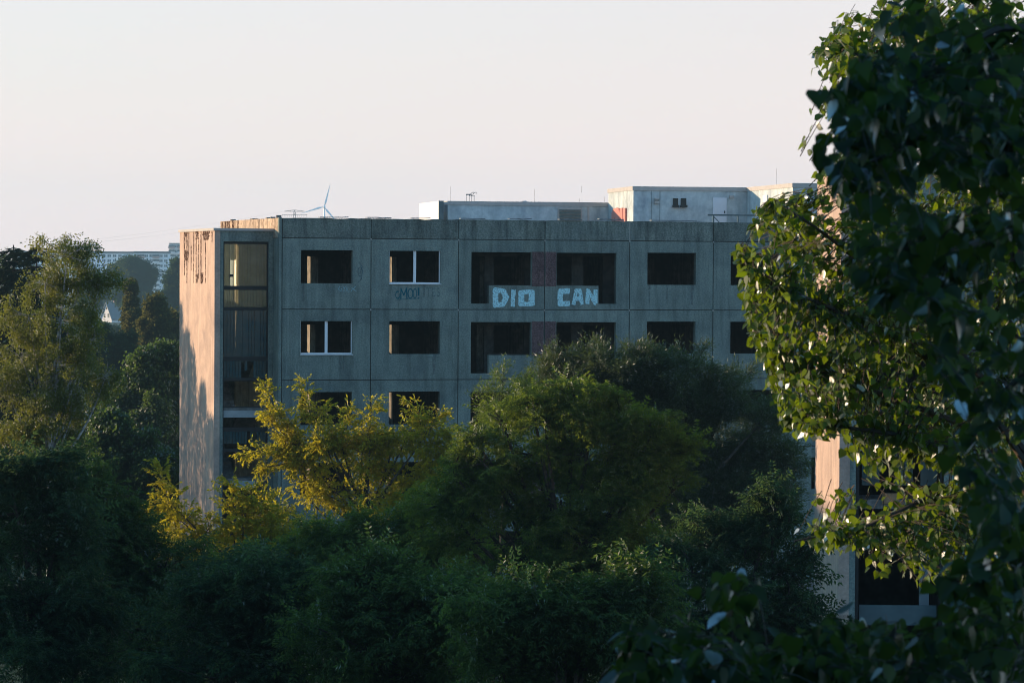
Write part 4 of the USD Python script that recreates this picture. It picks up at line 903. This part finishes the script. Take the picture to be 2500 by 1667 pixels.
tree('shaded_tree', 'dark green tree at the bottom centre under the robinia', 950, 54, [(830, 1440, 80, 40), (935, 1425, 60, 36), (1010, 1460, 90, 44), (900, 1480, 120, 50), (1080, 1500, 110, 50), (840, 1500, 130, 70), (980, 1510, 150, 80), (900, 1590, 170, 80), (1060, 1610, 160, 80), (1140, 1510, 100, 70)], matl=LM['dark'], twigs=[(905, 1390), (850, 1395), (960, 1380), (1050, 1420)], seed=82, dens=0.9, **bt)
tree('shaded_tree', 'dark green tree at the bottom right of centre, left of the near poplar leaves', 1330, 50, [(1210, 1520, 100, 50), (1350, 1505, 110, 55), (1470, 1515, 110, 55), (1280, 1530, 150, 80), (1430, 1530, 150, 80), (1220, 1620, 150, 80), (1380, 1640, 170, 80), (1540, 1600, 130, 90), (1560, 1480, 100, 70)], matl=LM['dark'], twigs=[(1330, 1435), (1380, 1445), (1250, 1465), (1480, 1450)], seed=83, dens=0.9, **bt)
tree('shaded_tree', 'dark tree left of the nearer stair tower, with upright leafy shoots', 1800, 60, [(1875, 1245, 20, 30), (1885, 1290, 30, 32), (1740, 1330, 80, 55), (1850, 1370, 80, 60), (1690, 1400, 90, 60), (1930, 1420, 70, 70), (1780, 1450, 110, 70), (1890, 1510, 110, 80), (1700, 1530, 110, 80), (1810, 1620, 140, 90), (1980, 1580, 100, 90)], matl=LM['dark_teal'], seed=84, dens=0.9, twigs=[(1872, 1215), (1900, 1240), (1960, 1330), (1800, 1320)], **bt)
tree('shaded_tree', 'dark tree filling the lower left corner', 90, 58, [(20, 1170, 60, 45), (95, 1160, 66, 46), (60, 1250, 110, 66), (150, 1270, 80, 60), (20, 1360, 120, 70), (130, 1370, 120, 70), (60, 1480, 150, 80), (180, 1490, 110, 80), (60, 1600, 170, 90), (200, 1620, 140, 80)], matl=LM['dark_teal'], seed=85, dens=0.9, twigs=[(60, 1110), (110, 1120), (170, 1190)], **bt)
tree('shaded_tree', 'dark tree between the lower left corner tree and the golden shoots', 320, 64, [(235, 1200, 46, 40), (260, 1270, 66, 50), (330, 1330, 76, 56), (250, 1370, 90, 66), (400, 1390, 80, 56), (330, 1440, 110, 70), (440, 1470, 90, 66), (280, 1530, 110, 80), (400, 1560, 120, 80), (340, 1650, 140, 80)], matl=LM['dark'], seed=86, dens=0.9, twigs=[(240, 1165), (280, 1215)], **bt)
# --- out of frame to the left: trees whose shadows reach the tower wall
for i, (x_, y_, h_, w_, lb) in enumerate([(-24.5, 139.3, 13.3, 1.3, 'tallest upright tree in the row left of the stair tower'), (-27.5, 138.6, 12.5, 1.5, 'second tallest upright tree in the row left of the stair tower'), (-25.0, 137.0, 11.5, 1.5, 'middle upright tree in the row left of the stair tower'), (-25.5, 135.0, 10.4, 1.5, 'fourth upright tree in the row left of the stair tower'), (-24.5, 133.2, 9.0, 1.4, 'shortest and nearest upright tree in the row left of the stair tower')]):
    r = np.random.default_rng(90+i)
    t = thing('column_tree', lb, 'tree', (x_, y_, 0), group='upright trees left of the stair tower')
    obj('trunk', tube([(0, 0, 0), (0.1, 0, h_*0.5), (0, 0, h_)], 0.14, 0.02, n=6), M['bark'], t)
    n = int(1500*w_); zz = h_*(0.12+0.88*r.random(n)**0.9); prof = w_*np.minimum(1, (h_-zz)/(0.45*h_))**0.7+0.12
    a = r.uniform(0, 6.28, n); rad = prof*np.sqrt(r.random(n))*(0.6+0.6*meshkit.noise(np.stack([a*2, zz*1.2, a*0], 1), i))
    instancer(t, 'foliage', 'willow', np.stack([rad*np.cos(a), rad*np.sin(a), zz], 1), np.stack([np.cos(a), np.sin(a), 0.8+0*a], 1)+0.4*r.standard_normal((n, 3)), 1.2, LM['green'], 90+i)

# --- the two poplars at the right edge
def poplar(name, label, trunk_px, depth, regions, leaf_L, n_twigs, branches, seed, trunk_r, twig_len, leaves_per, parts=300, dz=(-0.1, 0.1), lm='poplar'):
    r = np.random.default_rng(seed); k = depth/FPX
    bp = at(trunk_px, 655, depth); base = np.array([bp[0], bp[1], 0.0])
    t = thing(name, label, 'tree', base)
    top = at(trunk_px, -150, depth)[2]
    obj('trunk', tube([(0, 0, 0), (0.05, 0.05, 6), (-0.03, 0, 11), (0, 0, top)], trunk_r*1.4, trunk_r*0.5, n=10), M['bark'], t, smooth=60)
    bpts = []; bm = []
    for br in branches:
        pts = np.array([at(x, y, depth*(1+o))-base for (x, y, o) in br])
        s = np.linspace(0, len(pts)-1, 18); i = np.minimum(s.astype(int), len(pts)-2); f = (s-i)[:, None]
        c = pts[i]*(1-f)+pts[i+1]*f; c[1:-1] = (c[:-2]+2*c[1:-1]+c[2:])/4
        st = np.array([0, 0, np.clip(c[0, 2]-0.6, 2, top)])
        c = np.vstack([st, c]); bm.append(tube(c, trunk_r*0.15, 0.004*depth/20, n=5)); bpts.append(c[1:])
    for i, b in enumerate(bm): obj('branch', b, M['twig'], t)
    BP = np.vstack(bpts)
    polys = [(Polygon(pg), wgt) for pg, wgt in regions]
    A_ = np.array([p.area*w for p, w in polys]); A_ /= A_.sum()
    tw, LV = [], []
    for _ in range(n_twigs):
        pg = polys[r.choice(len(polys), p=A_)][0]; a, b, c, d = pg.bounds
        while True:
            x, y = r.uniform(a, c), r.uniform(b, d)
            if pg.contains(__import__('shapely').Point(x, y)): break
        p = at(x, y, depth*(1+r.uniform(*dz)))-base
        j = np.argmin(np.linalg.norm(BP-p, axis=1)); s0 = BP[j]
        dirv = p-s0; far_ = np.linalg.norm(dirv)
        if far_ > twig_len*1.15: s0 = p-dirv/far_*twig_len*1.15
        pts = bez(s0, (s0+p)/2+np.array([0, 0, 0.08*twig_len])+0.05*twig_len*r.standard_normal(3), p, 6)
        tw.append(tube(pts, 0.0022*depth/20+0.0012, 0.0012*depth/20+0.0006, n=3))
        m_ = max(3, int(leaves_per*r.uniform(0.7, 1.3)))
        for q in range(m_):
            s = r.uniform(0.05, 1.0)*5; i = min(int(s), 4); b0 = pts[i]*(1-(s-i))+pts[i+1]*(s-i)
            h = r.standard_normal(3)*np.array([1, 1, 0.5]); h /= np.linalg.norm(h)
            pet = b0+(h*0.75+np.array([0, 0, -0.25]))*leaf_L*r.uniform(0.4, 0.8)
            L = leaf_L*r.uniform(0.65, 1.15)
            d = h*0.7+np.array([0, 0, -0.9])+0.35*r.standard_normal(3)
            up = r.standard_normal(3)*0.7+h+np.array([0, 0, 0.5])
            v, f = leaf_shape('poplar', L, L*r.uniform(0.82, 1.0), fold=r.uniform(-0.05, 0.35), curl=r.uniform(-0.1, 0.3))
            v = v@rot_to(d, up).T+pet
            LV.append((v, f)); tw.append(tube([b0, pet], 0.0011*depth/20+0.0004, n=3))
    obj('twigs', cat_(tw), M['twig'], t, kind='stuff')
    # the leaves that show largest are parts of their own
    dist = np.array([np.linalg.norm(v.mean(0)+base-EYE)+r.uniform(0, 0.04*depth) for v, f in LV]); order = np.argsort(dist)
    mm = LM[lm]
    for i in order[:parts]: obj('leaf', LV[i], mm, t, smooth=True)
    V, F, n = [], [], 0
    for i in order[parts:]:
        V.append(LV[i][0]); F.append(LV[i][1]+n); n += len(LV[i][0])
    obj('foliage', (np.vstack(V), np.vstack(F)), mm, t, smooth=True, kind='stuff')
    return t
poplar('poplar_tree', 'sunlit poplar with glossy heart shaped leaves, right, behind the dark near leaves', 2580, 20.0, [
    ([(1850, 500), (1890, 478), (1935, 510), (1980, 560), (1990, 640), (2070, 740), (2080, 900), (2060, 1060), (1990, 1080), (1930, 1040), (1905, 1010), (1895, 930), (1850, 850), (1815, 740), (1808, 660), (1800, 600)], 2.6),
    ([(2085, 430), (2520, 380), (2520, 1130), (2060, 1090), (2070, 720), (2090, 600)], 1.25),
    ([(2060, 1090), (2380, 1100), (2360, 1190), (2100, 1170), (2060, 1130)], 1.3), ([(2080, 1330), (2360, 1330), (2330, 1440), (2150, 1420)], 0.7), ([(2280, 1100), (2500, 1100), (2500, 1480), (2320, 1460)], 0.9),
    ([(1930, 1310), (2000, 1270), (2120, 1260), (2300, 1230), (2420, 1240), (2400, 1340), (2200, 1360), (2080, 1370), (2000, 1340)], 1.5),
    ([(1990, 130), (2030, 60), (2100, 0), (2520, -60), (2520, 400), (2120, 410), (2050, 360), (2000, 210)], 1.0),
    ([(2460, 1130), (2520, 1130), (2520, 1400), (2440, 1380)], 1.0)],
    0.057, 2900, [
    [(2380, 900, 0), (2200, 720, 0.01), (2000, 560, -0.02), (1890, 490, -0.03)], [(2380, 950, 0), (2150, 800, -0.02), (1950, 720, -0.04), (1815, 640, -0.03)], [(2390, 1050, 0), (2150, 960, 0.02), (1950, 900, 0), (1850, 840, 0.02)],
    [(2390, 1120, 0), (2200, 1060, -0.03), (2040, 1040, -0.03), (1920, 1020, -0.02)], [(2400, 1240, 0), (2260, 1215, -0.02), (2120, 1285, -0.03), (1940, 1320, -0.03)], [(2400, 700, 0), (2300, 560, 0.04), (2150, 470, 0.03), (2070, 430, 0.02)],
    [(2410, 500, 0), (2300, 300, 0), (2150, 150, 0), (2010, 110, 0)], [(2410, 400, 0), (2350, 200, 0.03), (2250, 60, 0.03)], [(2420, 800, 0), (2480, 650, -0.02), (2520, 500, -0.02)], [(2420, 1000, 0), (2470, 900, 0.02), (2520, 800, 0.02)], [(2420, 1000, 0), (2330, 900, 0.05), (2250, 820, 0.06)]],
    101, 0.16, 0.30, 6, dz=(-0.05, 0.07))
poplar('near_poplar', 'dark out of focus poplar leaves closest to the viewpoint, right edge', 2720, 9.0, [
    ([(2160, -40), (2540, -60), (2540, 120), (2260, 120), (2190, 50)], 0.4),
    ([(2090, 160), (2130, 100), (2540, 100), (2540, 420), (2200, 410), (2060, 440), (2010, 400), (2050, 330), (2015, 250), (2040, 210)], 1.35), ([(1985, 215), (2060, 205), (2060, 255), (1995, 245)], 0.9), ([(1995, 370), (2060, 350), (2060, 445), (2000, 430)], 0.9),
    ([(2300, 420), (2540, 430), (2540, 560), (2400, 560)], 0.8),
    ([(2080, 520), (2330, 500), (2320, 740), (2200, 770), (2110, 690)], 1.15),
    ([(2250, 740), (2420, 640), (2540, 760), (2540, 1240), (2440, 1240), (2360, 1020), (2280, 880)], 0.5),
    ([(2400, 1220), (2540, 1200), (2540, 1700), (2250, 1700), (2330, 1480), (2390, 1380)], 1.2),
    ([(1520, 1520), (1640, 1490), (1980, 1570), (2400, 1520), (2400, 1700), (1520, 1700), (1490, 1600)], 1.0),
    ([(1980, 1510), (2080, 1480), (2100, 1560), (2000, 1580)], 0.9), ([(2150, 1490), (2380, 1450), (2380, 1560), (2200, 1560)], 0.6), ([(1760, 1400), (1850, 1390), (1840, 1460), (1770, 1460)], 0.8)],
    0.056, 760, [
    [(2680, 100, 0), (2450, 60, 0), (2300, 150, 0), (2080, 220, -0.03)], [(2690, 420, 0), (2450, 330, 0.02), (2250, 350, 0), (2050, 420, -0.02)], [(2690, 560, 0), (2480, 560, 0.03), (2300, 620, 0), (2150, 700, -0.02)],
    [(2700, 900, 0), (2550, 880, 0), (2440, 960, 0), (2370, 1080, 0)], [(2700, 1300, 0), (2530, 1340, 0), (2450, 1450, 0), (2380, 1600, 0)], [(2700, 1720, 0), (2300, 1640, 0), (1900, 1600, -0.02), (1540, 1560, -0.03)], [(2600, 1760, 0), (2200, 1700, 0.02), (1800, 1690, 0.02), (1560, 1680, 0)], [(2690, -60, 0), (2400, -60, 0), (2200, -20, 0)]],
    102, 0.12, 0.26, 6, dz=(-0.14, 0.16), lm='near')

# ------------------------------------------------------------------ air
hz_mesh = bx(-3100, 3100, -700, 3500, -12.0, 100.0)
hm = mat('air_haze', {'v': ('principled_volume', {'color': (0.52, 0.84, 1.0), 'density': HAZE, 'anisotropy': 0.15})}, [], surface=None, volume='v.volume')
tag(obj('haze', hz_mesh, hm), 'thin bluish evening haze', 'haze', kind='stuff')
